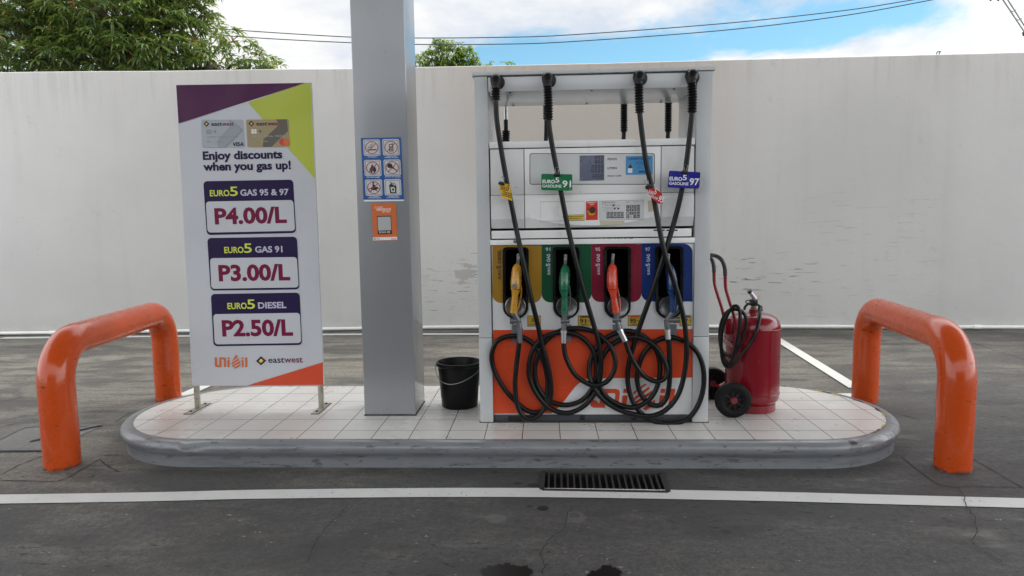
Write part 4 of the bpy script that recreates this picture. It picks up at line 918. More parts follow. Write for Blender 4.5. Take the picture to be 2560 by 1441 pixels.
# hose
RUB = mt('hose_black', (0.0045, 0.0045, 0.005), 0.36, var=0.3, vs=14, spec=0.28, dirt=0.25, dirtcol=(0.02, 0.018, 0.016))
hp = [(1899, 770, .44), (1899, 795, .36), (1892, 825, .31), (1878, 855, .30), (1858, 880, .29), (1838, 905, .28), (1820, 918, .29), (1808, 905, .30), (1803, 870, .30), (1805, 830, .29), (1815, 795, .28), (1830, 770, .275), (1843, 766, .27), (1850, 785, .265), (1848, 820, .26), (1840, 860, .265), (1832, 895, .27),
      (1822, 912, .28), (1808, 890, .31), (1800, 850, .315), (1803, 810, .31), (1818, 780, .30), (1840, 774, .29), (1858, 782, .285), (1866, 805, .28), (1858, 840, .28), (1845, 870, .285), (1830, 890, .295), (1812, 885, .30), (1802, 870, .305)]
bm = NB(); tube(bm, catmull([PY(*p) for p in hp], 6), 0.0115, 10); obj('hose', bm, RUB, fe)

# ------------------------------------------------------------------ fuel dispenser
YP, YR = 0.164, 0.71
PXL, PXLI, PXR, PXRI = -0.512, -0.428, 0.955, 0.857
zc = PY(1186, 190, YP).z - 0.004
zbeam = PY(1480, 224, YP).z
fd = thing('fuel_dispenser', 'large white four-hose fuel dispenser with coloured nozzle bays on the island', 'fuel pump', (0.22, 0.43, H))
def pump_mat(name, a, b, rough=0.34):
    t = NT(name); c = t.mix(t.noise(2, 4), a, b)
    d = t.ramp(t.noise(5, 7, 0.7, sc=(1.5, 1.5, 0.5)), 0.54, 0.78); c = t.mix(t.math('MULTIPLY', d, 0.30), c, (0.30, 0.28, 0.24))
    s = t.ramp(t.noise(45, 2, 0.5, loc=(2, 3, 4)), 0.74, 0.765); c = t.mix(t.math('MULTIPLY', s, 0.5), c, (0.12, 0.11, 0.10))
    t.bump(t.noise(3, 3), 0.04, 0.02)
    return t.fin(c, rough, coat=0.15)
PW = pump_mat('pump_white', (0.80, 0.805, 0.79), (0.86, 0.86, 0.845)); PW2 = pump_mat('pump_door', (0.66, 0.665, 0.66), (0.73, 0.73, 0.725)); PFR = pump_mat('pump_frame', (0.47, 0.485, 0.49), (0.54, 0.555, 0.56), 0.3)
DK = mt('pump_dark', (0.018, 0.018, 0.02), 0.55); PLG = mt('plinth_grey', (0.045, 0.05, 0.058), 0.5, vs=8, dirt=0.4); SHF = mt('shade_grey', (0.44, 0.445, 0.45), 0.4, vs=4)
for x0, x1 in ((PXL, PXLI), (PXRI, PXR)):
    bm = NB(); zsp = PY(1215, 845, YP).z
    box(bm, x0, x1, YP, YR, zsp, zc, 0.006); o = obj('side_panel', bm, PFR, fd)
    bm = NB(); box(bm, x0-0.001, x1+0.001, YP-0.0012, YR, H+0.001, zsp-0.002, 0.006); obj('lower_skin', bm, PFR, o)
bm = NB(); box(bm, PXL-0.012, PXR+0.012, YP-0.012, YR+0.012, zc+0.002, zc+0.024, 0.003); obj('top_cap', bm, PFR, fd)
bm = NB(); box(bm, PXLI+0.003, PXRI-0.003, YP+0.002, YR-0.002, zbeam, zc-0.006, 0.004); hd = obj('top_beam', bm, pump_mat('beam_white', (0.56, 0.575, 0.58), (0.62, 0.63, 0.635), 0.22), fd)
bm = NB()
for px in (1274, 1480, 1688):
    q = PY(px, 228, YP); 
    for yy in (0.20, 0.66): lathe(bm, [(0, -0.006), (0.006, -0.005), (0.009, 0.0), (0, 0.0)], (q.x, yy, zbeam), seg=10)
obj('screw', bm, mt('screw_dark', (0.10, 0.10, 0.10), 0.4, 0.7), hd)
# head
zh1 = PY(1480, 350.5, YP+.01).z; zh1b = PY(1480, 368, YP+.01).z; zh0 = PY(1480, 571, YP).z; zs = PY(1480, 485, YP).z
HX0, HX1 = PXLI+0.008, PXRI-0.008
def fx(px, py=470): return PY(px, py, YP+0.01).x
xd1, xd2 = fx(1311), fx(1652)
bm = NB(); box(bm, HX0, HX1, YP+0.19, YR-0.01, H+0.01, zh1-0.008); obj('core', bm, DK, fd, smooth=False)
bm = NB(); box(bm, HX0-0.004, HX1+0.004, YP+0.002, YR-0.004, zh1b+0.002, zh1, 0.004); obj('head_cap', bm, PW, fd)
g = 0.0022
arcz = lambda x: zs-0.135-0.062*(1-((x-(xd1+xd2)/2)/((xd2-xd1)/2))**2) if xd1 <= x <= xd2 else zs-0.150
def door(x0, x1, parts_zs, name, m, arc):
    """front panel: an upper flat field, then a lower field whose foot folds back under a curved edge"""
    bm = NB(); box(bm, x0, x1, YP+0.006, YP+0.035, zs+g/2, zh1b-0.004, 0.003); a = obj(name, bm, m, fd)
    n = 24; bm = NB(); rows = []
    for k in range(n+1):
        x = x0+(x1-x0)*k/n; za = arcz(min(max(x, x0+1e-4), x1-1e-4)) if arc else zs-0.150
        rows.append([bm.verts.new((x, YP+0.035, zs-g/2)), bm.verts.new((x, YP+0.006, zs-g/2)), bm.verts.new((x, YP-0.004, zs-0.03)), bm.verts.new((x, YP-0.004, za)), bm.verts.new((x, YP+0.022, zh0+0.006)), bm.verts.new((x, YP+0.035, zh0+0.006))])
    for A, B in zip(rows, rows[1:]):
        for i in range(5): bm.faces.new((A[i], B[i], B[i+1], A[i+1]))
    bm.faces.new(rows[0]); bm.faces.new(rows[-1][::-1])
    o = obj('lower_door', bm, m, fd, ang=12); return a, o
door(HX0, xd1-g, None, 'upper_door', PW2, False)
disp, ctrl = door(xd1+g, xd2-g, None, 'display_door', PW, True)
door(xd2+g, HX1, None, 'upper_door', PW2, False)
# display window
yD = YP+0.006-0.0008
bm = NB(); ring(bm, rrect(1324, 383.5, 1637, 462, 6), rrect(1325.6, 385, 1635.4, 460.4, 5), yD-0.0004, 0.0008); obj('bezel_line', bm, BLACKP, disp, smooth=False)
bm = NB(); sheet(bm, rrect(1325.6, 385.2, 1635.4, 460.2, 5), yD, 0.0006); obj('window', bm, mt('window_white', (0.66, 0.67, 0.67), 0.12, vs=3, coat=0.3), disp, smooth=False)
y1, y2, y3 = yD-0.0010, yD-0.0018, yD-0.0026
LCD = mt('lcd', (0.14, 0.155, 0.22), 0.25, vs=6); LCDD = mt('lcd_digit', (0.008, 0.009, 0.016), 0.35)
bm = NB(); sheet(bm, [(1449, 389.5), (1510.5, 388), (1510.5, 451.5), (1449, 453)], y1, 0.0006); lcd = obj('lcd_screen', bm, LCD, disp, smooth=False)
SEG = {'0': 'abcdef', '3': 'abcdg', '6': 'acdefg', '8': 'abcdefg'}
def digits(bm, s, xr, yt, w, h, gap, st):
    x = xr
    for ch in reversed(s):
        if ch == '.':
            faces_from(bm, [PY(*p, y2) for p in ((x+gap*0.1, yt+h-st), (x+gap*0.1+st, yt+h-st), (x+gap*0.1+st, yt+h), (x+gap*0.1, yt+h))], [(0, 1, 2, 3)]); continue
        x -= w; sl = 0.06*h
        for sg in SEG[ch]:
            r = {'a': (0, 0, w, st), 'd': (0, h-st, w, h), 'g': (0, h/2-st/2, w, h/2+st/2), 'f': (0, 0, st, h/2-.4), 'e': (0, h/2+.4, st, h), 'b': (w-st, 0, w, h/2-.4), 'c': (w-st, h/2+.4, w, h)}[sg]
            faces_from(bm, [PY(x+a+sl*(1-b/h), yt+b, y2) for a, b in ((r[0], r[1]), (r[2], r[1]), (r[2], r[3]), (r[0], r[3]))], [(0, 1, 2, 3)])
        x -= gap
bm = NB(); digits(bm, '0.00', 1507.5, 390.5, 4.8, 18, 3.3, 1.3); digits(bm, '0.000', 1507.5, 413, 4.8, 18.5, 3.3, 1.3); digits(bm, '68.30', 1507.5, 436, 5.0, 11, 1.9, 1.2); obj('digits', bm, LCDD, lcd, smooth=False)
bm = NB(); text(bm, 'PESOS', 1519, 401, 1542, 400.5, 5.2, y1, 0.015); text(bm, 'LITERS', 1519, 423.7, 1542.5, 423, 5.2, y1, 0.015); text(bm, 'PESOS / LITER', 1519, 442.3, 1553.5, 441.8, 3.8, y1, 0.012); obj('lettering', bm, BLACKP, disp, smooth=False)
STB = mt('sticker_blue', (0.06, 0.28, 0.56), 0.35, vs=5, var=0.08)
bm = NB(); sheet(bm, [(1564.5, 391), (1631.5, 389.5), (1632, 436.5), (1564.5, 437.8)], y1, 0.0006); st = obj('inspection_sticker', bm, STB, disp, smooth=False)
bm = NB(); text(bm, 'LUNGSOD QUEZON', 1571.5, 399.6, 1625, 398.6, 4.6, y2, 0.015); text(bm, 'BAYAN', 1598, 432, 1617, 431.6, 4.2, y2, 0.02); obj('lettering', bm, VIO, st, smooth=False)
bm = NB()
for pts in ([(1588, 407), (1592, 404), (1596, 407.5), (1601, 404.5), (1606, 408), (1612, 405)], [(1586, 412), (1592, 409), (1599, 411.5), (1606, 409.5), (1611, 413)], [(1592, 420), (1597, 417), (1602, 418)]): line_px(bm, catmull([Vector((*p, 0)) for p in pts], 3) and [tuple(v.xy) for v in catmull([Vector((*p, 0)) for p in pts], 3)], 0.7, y2)
sheet(bm, [(1576, 410.5), (1581, 420), (1570.5, 420)], y2, 0.0004); obj('handwriting', bm, DK, st, smooth=False)
bm = NB(); sheet(bm, [(1569.5, 421.5), (1581, 421.3), (1581, 432.5), (1569.5, 432.7)], y2, 0.0004); obj('seal', bm, WHITEP, st, smooth=False)
# control strip
yK = YP-0.004-0.0008; k1, k2, k3 = yK-0.0008, yK-0.0016, yK-0.0024
PNL = mt('keypad_white', (0.62, 0.63, 0.62), 0.35, vs=4)
def seam(pts, y, par): bm = NB(); line_px(bm, pts, 0.9, y, closed=True); obj('seam', bm, mt('seam_grey', (0.25, 0.25, 0.25), 0.6), par, smooth=False)
q = [(1351.5, 505), (1461.5, 503.5), (1461.5, 552), (1351.5, 553.5)]; bm = NB(); sheet(bm, q, yK, 0.0006); p_ = obj('blank_plate', bm, PW, ctrl, smooth=False); seam(q, k1, p_)
q = [(1420, 538), (1460.5, 536.5), (1460.5, 550.5), (1420, 552)]; bm = NB(); sheet(bm, q, k1, 0.0006); ys_ = obj('ethanol_label', bm, mt('label_yellow', (0.72, 0.50, 0.02), 0.4, vs=6), ctrl, smooth=False)
bm = NB(); text(bm, 'All gasoline contains', 1406, 543.3, 1458, 541.8, 2.5, k2, 0.02); text(bm, '10% Bioethanol', 1412, 548.2, 1452, 547, 2.7, k2, 0.02); seam(q, k2, ys_); obj('lettering', bm, BLACKP, ys_, smooth=False)
q = [(1465, 504), (1494, 502.7), (1494.5, 550.3), (1465, 551)]; bm = NB(); sheet(bm, q, yK, 0.0006); es = obj('emergency_stop', bm, REDP, ctrl, smooth=False)
bm = NB(); text(bm, 'EMERGENCY', 1468.5, 508.8, 1490.5, 508, 3.0, k1, 0.02); text(bm, 'STOP', 1475, 513.5, 1484.5, 513.2, 3.0, k1, 0.02); obj('lettering', bm, WHITEP, es, smooth=False)
bm = NB(); sheet(bm, [(1468, 528), (1471, 526), (1477, 532), (1484, 531), (1488, 524), (1489.5, 528), (1487, 535), (1482, 538.5), (1478, 537.5), (1474, 538.5), (1469.5, 533)], k1, 0.0005); obj('stop_arc', bm, YELP, es, smooth=False)
bm = NB(); c = PY(1480.5, 526, k1); lathe(bm, [(0, 0.026), (0.017, 0.026), (0.020, 0.022), (0.020, 0.012), (0.014, 0.008), (0.014, 0.0), (0, 0)], c+Vector((0, 0, 0)), (0, -1, 0), 24); obj('stop_knob', bm, mt('knob_maroon', (0.09, 0.012, 0.016), 0.35), es)
q = [(1498, 503), (1609.5, 500.5), (1609.5, 549), (1498, 551.5)]; bm = NB(); sheet(bm, q, yK, 0.0006); kp = obj('keypad', bm, PNL, ctrl, smooth=False); seam(q, k1, kp)
bm = NB(); text(bm, 'Preset Instruction', 1506, 507.8, 1538, 507, 3.0, k1, 0.015)
for j, (t_, x0, x1, yy) in enumerate((('Press the preset value key then', 1509, 1539, 511.8), ('lift the nozzle and press start key', 1512, 1554, 515), ('Or press a volume key from', 1509, 1546, 519.6), ('programmed amounts', 1512, 1532, 523), ('Press clear to cancel', 1509, 1534, 527))): text(bm, t_, x0, yy, x1, yy-.3, 1.7, k1)
for n_, yy in (('1', 511.8), ('2', 519.6), ('3', 527)): text(bm, n_, 1506, yy, 1507.3, yy, 2.0, k1)
for x0, yy in ((1531.5, 511.8), (1534.5, 520), (1543.5, 520)): sheet(bm, [(x0, yy), (x0+4.5, yy), (x0+4.5, yy+4), (x0, yy+4)], k1, 0.0003)
line_px(bm, [(1566, 505.6), (1574, 505.4)], 0.8, k1); line_px(bm, [(1583, 505.2), (1598, 504.8)], 0.5, k1)
obj('lettering', bm, BLACKP, kp, smooth=False)
for r_, row in enumerate((['7', '8', '9', 'F1'], ['4', '5', '6', 'F2'], ['1', '2', '3', 'F3'], ['0', 'C', '<', 'F4'])):
    for c_, s in enumerate(row):
        x0, y0 = 1566+c_*8.8, 513.2+r_*8.55-c_*0.2
        bm = NB(); prism(bm, [PY(a, b, k1-0.0012) for a, b in rrect(x0, y0, x0+7.3, y0+7.2, 1)], (0, 0.0018, 0)); obj('key', bm, PNL if s == 'C' else BLACKP, kp, smooth=False)
        wd = 3.4 if len(s) == 1 else 5.0
        bl = NB(); text(bl, s, x0+3.65-wd/2, y0+5.8, x0+3.65+wd/2, y0+5.75, 4.4 if len(s) == 1 else 3.2, k1-0.0018, 0.02); obj('key_lettering', bl, BLACKP if s == 'C' else WHITEP, kp, smooth=False)
for r_ in range(2):
    for c_ in range(5):
        x0, y0 = 1516.5+c_*8.75, 530.4+r_*8.6-c_*0.12; s = 'P%d' % (r_*5+c_+1)
        bm = NB(); prism(bm, [PY(a, b, k1-0.0012) for a, b in rrect(x0, y0, x0+7.4, y0+7, 1)], (0, 0.0018, 0)); obj('key', bm, BLACKP, kp, smooth=False)
        bl = NB(); text(bl, s, x0+1.2, y0+5.2, x0+6.2, y0+5.15, 3.3, k1-0.0018, 0.02); obj('key_lettering', bl, WHITEP, kp, smooth=False)
TAPE = mt('old_tape', (0.56, 0.49, 0.36), 0.5, var=0.12, vs=20)
sh('tape_stain', TAPE, [[(1499, 553), (1560, 552), (1562, 557), (1540, 561.5), (1500, 563)]], yK, ctrl); sh('tape_stain', TAPE, [[(1619, 502), (1634, 501), (1634, 528), (1621, 530)]], yK, ctrl)
# rails under the head
zr1, zr0 = PY(1480, 574.5, YP).z, PY(1480, 594.5, YP).z; zq1, zq0 = PY(1480, 597.5, YP).z, PY(1480, 610.5, YP).z
bm = NB(); box(bm, HX0, HX1-0.01, YP+0.010, YP+0.05, zr0, zr1, 0.003); rl = obj('rail', bm, PW, fd)
for a, b in ((1634, 1661.5), (1666, 1694)): sh('vent_slot', DK, [[(a, 574.5), (b, 574.2), (b, 577.7), (a, 578)]], YP+0.0094, rl)
bm = NB(); box(bm, PXLI-0.001, PXRI+0.001, YP-0.002, YP+0.05, zq0, zq1, 0.003); rl = obj('rail', bm, PW, fd)
bm = NB(); c = PY(1288, 604, YP-0.002); lathe(bm, [(0, 0.004), (0.008, 0.004), (0.012, 0.003), (0.013, 0), (0, 0)], c, (0, -1, 0), 20); obj('lock', bm, mt('lock_metal', (0.25, 0.24, 0.22), 0.35, 0.8), rl)
bm = NB(); rr = random.Random(3); x = 1425
while x < 1580: wd = rr.uniform(4, 12); sheet(bm, [(x, 595.2), (x+wd, 594.8), (x+wd, 597.2-rr.uniform(0, 1.0)), (x, 597.4)], YP-0.0025, 0.0006); x += wd+rr.uniform(-1, 1.5)
obj('torn_seal', bm, DK, rl, smooth=False)

# nozzle board: white sheet with four openings
YN = YP+0.014; zn1, zn0 = PY(1480, 612, YN).z, PY(1480, 1036.5, YN).z
holes = []
for x0, x1, y0, y1 in ((1257.5, 1321, 619, 800), (1383, 1448, 618, 799), (1510.5, 1576.5, 617, 798), (1639, 1707.5, 616.5, 798)):
    a, b = PY(x0, y0, YN), PY(x1, y1, YN); holes.append((a.x, b.x, b.z, a.z, x0, x1, y0, y1))
bx0, bx1 = PY(1232, 800, YN).x, PY(1732, 800, YN).x
PWB = pump_mat('board_white', (0.62, 0.63, 0.64), (0.68, 0.68, 0.685), 0.3)
bm = NB(); cuts = [bx0]+[v for h in holes for v in h[:2]]+[bx1]
for k in range(0, len(cuts), 2): box(bm, cuts[k], cuts[k+1], YN, YN+0.012, zn0, zn1)
for h in holes: box(bm, h[0], h[1], YN, YN+0.012, h[3]-0.004, zn1); box(bm, h[0], h[1], YN, YN+0.012, zn0, h[2]+0.09)
bd = obj('nozzle_board', bm, PWB, fd, smooth=False)
yn1, yn2, yn3 = YN-0.0008, YN-0.0016, YN-0.0024
AMB = mt('bay_amber', (0.315, 0.17, 0.016), 0.40, var=0.06, vs=3, spec=0.25); GRN = mt('bay_green', (0.005, 0.072, 0.030), 0.40, var=0.06, vs=3, spec=0.25); CRM = mt('bay_crimson', (0.20, 0.009, 0.030), 0.40, var=0.06, vs=3, spec=0.25); BLU = mt('bay_blue', (0.006, 0.028, 0.15), 0.40, var=0.06, vs=3, spec=0.25)
bays = ((1231, 1354, AMB), (1354, 1478.5, GRN), (1478.5, 1603.5, CRM), (1603.5, 1731.5, BLU))
words = (('DIESEL', None), ('GAS', '91'), ('GAS', '95'), ('GAS', '97'))
for i, (x0, x1, m) in enumerate(bays):
    h = holes[i]; bm = NB(); yb0 = 758-i*1.2; yt = 613-i*1.0
    last = i == 3
    poly = rrect(x0, yt, x1, yb0, 22, 8, tl=False, tr=last, bl=True, br=not last)
    # two side strips, a head strip: leave the opening free
    L = [p for p in poly if p[0] <= h[4]]; Rr = [p for p in poly if p[0] >= h[5]]
    sheet(bm, sorted([p for p in L if p[1] < 700], key=lambda p: -p[0])[0:0] + [(h[4], yt)] + [p for p in reversed(L) if p[1] <= 690 and p[0] < h[4]] + [p for p in reversed(L) if p[1] > 690] + [(h[4], yb0)], yn1, 0.0006)
    sheet(bm, [(h[5], yt)] + [p for p in Rr if p[1] <= 690 and p[0] > h[5]] + [p for p in Rr if p[1] > 690] + [(h[5], yb0)], yn1, 0.0006)
    sheet(bm, [(h[4], yt), (h[5], yt), (h[5], h[6]+2.5), (h[4], h[6]+2.5)], yn1, 0.0006)
    pn = obj('bay_panel', bm, m, fd, smooth=False, label='%s panel round the %s nozzle bay' % (('amber', 'first'), ('green', 'second'), ('crimson', 'third'), ('blue', 'fourth'))[i])
    bm = NB(); tx = x0+(21 if i == 0 else 21); top = 625 if i == 0 else 640
    ey0 = 698 if i == 0 else 687.5
    if i == 0:
        text(bm, 'EURO', tx, 698, tx, 674, 6.4, yn2, 0.035); text(bm, '5', tx, 673, tx, 664.5, 10.5, yn2, 0.03); text(bm, 'DIESEL', tx, 659, tx, 624, 7.4, yn2, 0.035)
    else:
        text(bm, 'EURO', tx, 687, tx, 667.5, 5.6, yn2, 0.03); text(bm, '5', tx, 666.5, tx, 659, 9.6, yn2, 0.025); text(bm, 'GAS', tx, 655.5, tx, 635.5, 7.6, yn2, 0.03)
        text(bm, words[i][1], x0+10, 628, x0+22, 627.7, 8.2, yn2, 0.015)
    obj('lettering', bm, BLACKP if i == 0 else LAV, pn, smooth=False)
# orange field, white swoosh with the maker's mark
q1 = [(1233, 825.5), (1731, 823), (1731, 944.5), (1476, 946.5), (1463, 949), (1452, 955), (1440, 965), (1428, 980), (1414, 999), (1400, 1015), (1388, 1027), (1378, 1034.5), (1234, 1035)]
bm = NB(); sheet(bm, q1, yn1, 0.0006); of = obj('orange_field', bm, mt('field_orange', (0.58, 0.060, 0.015), 0.3, var=0.06, vs=2, coat=0.1), fd, smooth=False)
b1, b2, b3 = NB(), NB(), NB(); 
def mk(b, pts): sheet(b, pts, yn1, 0.0006)
# big slanted letters of the mark, each letter and the striped drop a piece of its own
b1.free(); b2.free(); b3.free()
mkk = None
def letter(polys, nm='letter'):
    global mkk
    bm = NB()
    for p in polys: sheet(bm, p, yn1, 0.0006)
    o = obj(nm, bm, REDO, of, smooth=False); return o
letter([[(1475, 1006), (1478, 999), (1491, 1002), (1496, 1008.6), (1513.5, 1009), (1512, 1020), (1484, 1020), (1477, 1016)]])
letter([[(1503.6, 972.5), (1541, 972.5), (1548, 976), (1550, 983), (1545, 1019), (1534.5, 1019), (1538.5, 987), (1536, 983.5), (1502, 983.5)], [(1502, 983.5), (1520, 983.5), (1516.5, 1009), (1498.5, 1009)]])
letter([[(1556, 989), (1569, 989), (1565.5, 1019), (1552.6, 1019)]]); letter([[(1559, 972.5), (1571, 972.5), (1569.5, 983), (1557.5, 983)]])
letter([[(1649.5, 989), (1661, 989), (1657.5, 1019), (1646, 1019)]]); letter([[(1652.5, 972.5), (1664, 972.5), (1662.5, 983), (1651, 983)]])
letter([[(1676, 972.5), (1688.5, 972.5), (1682.5, 1019.5), (1670, 1019.5)]])
for p in ([(1583, 981), (1613, 958.5), (1616.5, 962.5), (1582, 988)], [(1584, 996), (1621.5, 967), (1625, 972), (1587, 1001)], [(1588, 1005), (1629, 977), (1632, 983), (1593, 1010)], [(1597, 1012), (1634, 987), (1636, 993), (1602, 1016)], [(1606, 1023), (1638, 999), (1637, 1008), (1628, 1019), (1614, 1027)]): letter([p], 'drop_stripe')
# yellow octane labels
for i, (x0, x1, y0, s, bar) in enumerate(((1318.5, 1352, 789.5, 'B', None), (1444.5, 1477.5, 789, '91', GRN), (1569.5, 1603, 788.5, '95', REDP), (1699, 1728.5, 788.5, '97', BLU))):
    bm = NB(); sheet(bm, [(x0, y0), (x1, y0-.3), (x1, y0+27), (x0, y0+27.3)], yn1, 0.0005); lb = obj('grade_label', bm, mt('grade_yellow', (0.50, 0.33, 0.04), 0.4, vs=8), fd, smooth=False)
    bm = NB(); line_px(bm, [(x0+.6, y0+.6), (x1-.6, y0+.4), (x1-.6, y0+26.3), (x0+.6, y0+26.6)], 1.3, yn2, closed=True)
    if i == 0: text(bm, 'B', x0+11, y0+16.5, x0+17, y0+16.4, 10, yn2); line_px(bm, [(x0+5, y0+22), (x1-5, y0+21.8)], 1.0, yn2)
    else: text(bm, s, x0+5, y0+19, x0+21, y0+18.8, 10, yn2, 0.03); text(bm, 'RON', x0+23, y0+15, x0+29.5, y0+14.9, 2.2, yn2, 0.02); text(bm, 'MINIMUM', x0+9, y0+24, x0+24, y0+23.9, 2.0, yn2, 0.02)
    obj('lettering', bm, BLACKP, lb, smooth=False)
    if bar: bm = NB(); sheet(bm, [(x0+5, y0+2.3), (x1-4, y0+2), (x1-4, y0+5.6), (x0+5, y0+5.9)], yn2, 0.0004); obj('colour_bar', bm, BLACKP if bar is GRN else bar, lb, smooth=False)
# holsters
CHR = mt('disk_chrome', (0.22, 0.225, 0.23), 0.28, 0.85, vs=10); HB = mt('holster_black', (0.005, 0.005, 0.0055), 0.28, vs=6, spec=0.3); HBD = mt('holster_inside', (0.002, 0.002, 0.002), 0.8, spec=0.05)
for i, h in enumerate(holes):
    x0, x1, z0, z1 = h[:4]; cx0 = (h[4]+h[5])/2; w2 = (h[5]-h[4])/2
    hs = None; bm = NB()
    # deep pocket
    b = NB(); xi0, xi1 = x0+0.002, x1-0.002; zt_, zl = z1-0.006, PY(cx0, 765, YN).z
    faces_from(b, [(xi0, YN, zt_), (xi1, YN, zt_), (xi1, YN, zl), (xi0, YN, zl), (xi0+0.012, YN+0.15, zt_-0.03), (xi1-0.012, YN+0.15, zt_-0.03), (xi1-0.012, YN+0.06, zl+0.01), (xi0+0.012, YN+0.06, zl+0.01)],
               [(0, 4, 5, 1), (1, 5, 6, 2), (0, 3, 7, 4), (4, 7, 6, 5), (3, 2, 6, 7)]); 
    bz = NB(); out = rrect(h[4]-1.5, h[6]-1, h[5]+1.5, 768, 10, 5, bl=False, br=False)
    # bezel: outer outline to a tall rounded plate that ends in a half round bowl
    bowl = [(cx0+w2*1.02*math.cos(R(a)), 768+30*math.sin(R(a))) for a in range(0, 181, 12)]
    outer = [p for p in out if p[1] < 760]+bowl
    inn = rrect(h[4]+6.5, h[6]+6, h[5]-6.5, 740, 7, 5, bl=False, br=False); inb = [(cx0+(w2-6.5)*math.cos(R(a)), 740+6*math.sin(R(a))) for a in range(0, 181, 12)]
    inner = [p for p in inn if p[1] < 735]+inb
    n = min(len(outer), len(inner)); outer, inner = outer[:n], inner[:n]
    yo = YN-0.022
    O0 = [bz.verts.new(PY(*p, YN-0.001)) for p in outer]; O1 = [bz.verts.new(PY(*p, yo)) for p in [(cx0+(q[0]-cx0)*0.97, q[1]+(0.8 if q[1] < 700 else -0.8)) for q in outer]]
    I1 = [bz.verts.new(PY(*p, yo+0.003)) for p in inner]; I0 = [bz.verts.new(PY(*p, YN+0.02)) for p in inner]
    for A, B in ((O0, O1), (O1, I1), (I1, I0)):
        for k in range(n): j = (k+1) % n; bz.faces.new((A[k], A[j], B[j], B[k]))
    ho = obj('holster', bz, HB, fd, ang=40)
    obj('pocket', b, HBD, ho, smooth=False)
    dc = (1288.6, 1417, 1545, 1673)[i]; c = PY(dc, 767, yo-0.001)
    bm = NB(); lathe(bm, [(0, 0.004), (0.052, 0.004), (0.058, 0.008), (0.063, 0.010), (0.0665, 0.007), (0.067, 0), (0, 0)], c, (0, -1, 0), 40); obj('hose_guard_disk', bm, CHR, ho)
    bm = NB(); hx = (1286, 1415.5, 1541.5, 1679)[i]; hw = 9; prism(bm, [PY(a, b_, YN-0.012) for a, b_ in rrect(hx-hw+ (2 if i == 0 else 0), 812, hx+hw+(4 if i else -2), 857-i, 5, tl=False, tr=False)], (0, 0.011, 0), 0.002); obj('hook_plate', bm, mt('hook_grey', (0.13, 0.135, 0.15), 0.4, vs=8), fd)
# plinth
zp1 = PY(1480, 1037.5, YP+.02).z
bm = NB(); box(bm, bx0-0.002, bx1+0.002, YP+0.018, YP+0.05, H+0.004, zp1, 0.002); pl = obj('plinth', bm, PLG, fd)
sh('plinth_opening', BLACKP, [[(1270, 1040.5), (1305, 1040.5), (1305, 1053), (1270, 1053)]], YP+0.0172, pl)
bm = NB()
for px in (1456, 1584): lathe(bm, [(0, 0.008), (0.010, 0.008), (0.017, 0.002), (0.017, 0), (0, 0)], PY(px, 1044.5, YP+0.018), (0, -1, 0), 20)
obj('plug', bm, BLACKP, pl)
bm = NB(); line_px(bm, [(1657, 1041), (1657, 1052)], 1.0, YP+0.0172); line_px(bm, [(1697, 1040), (1697, 1052)], 1.0, YP+0.0172); obj('seam', bm, BLACKP, pl, smooth=False)
bm = NB(); box(bm, PXL-0.006, PXR+0.006, YP-0.006, YR+0.004, H+0.0009, H+0.0045); obj('sealant', bm, mt('sealant', (0.07, 0.055, 0.04), 0.8, vs=30, var=0.5), fd, smooth=False)

# ------------------------------------------------------------------ hoses with elbows and bellows, and the nozzles
BEL = mt('bellows_black', (0.007, 0.0065, 0.0075), 0.42, vs=10, spec=0.3); CON = mt('connector_grey', (0.14, 0.145, 0.15), 0.36, 0.55, vs=20, dirt=0.3); CONB = mt('connector_bright', (0.55, 0.56, 0.57), 0.28, 0.8, vs=4, var=0.05)
yf = lambda d: YP-d
def bellows(bm, pts, r=0.0245, amp=0.0042, pitch=0.0165):
    P = catmull(pts, 12); L = [0.0]
    for a, b in zip(P, P[1:]): L.append(L[-1]+(b-a).length)
    n = int(L[-1]/pitch*8); Q, rad = [], []; j = 0
    for k in range(n+1):
        s = L[-1]*k/n
        while j < len(L)-2 and L[j+1] < s: j += 1
        Q.append(P[j].lerp(P[j+1], (s-L[j])/(L[j+1]-L[j]) if L[j+1] > L[j] else 0)); rad.append(r+amp*math.cos(2*math.pi*s/pitch))
    tube(bm, Q, rad, 20)
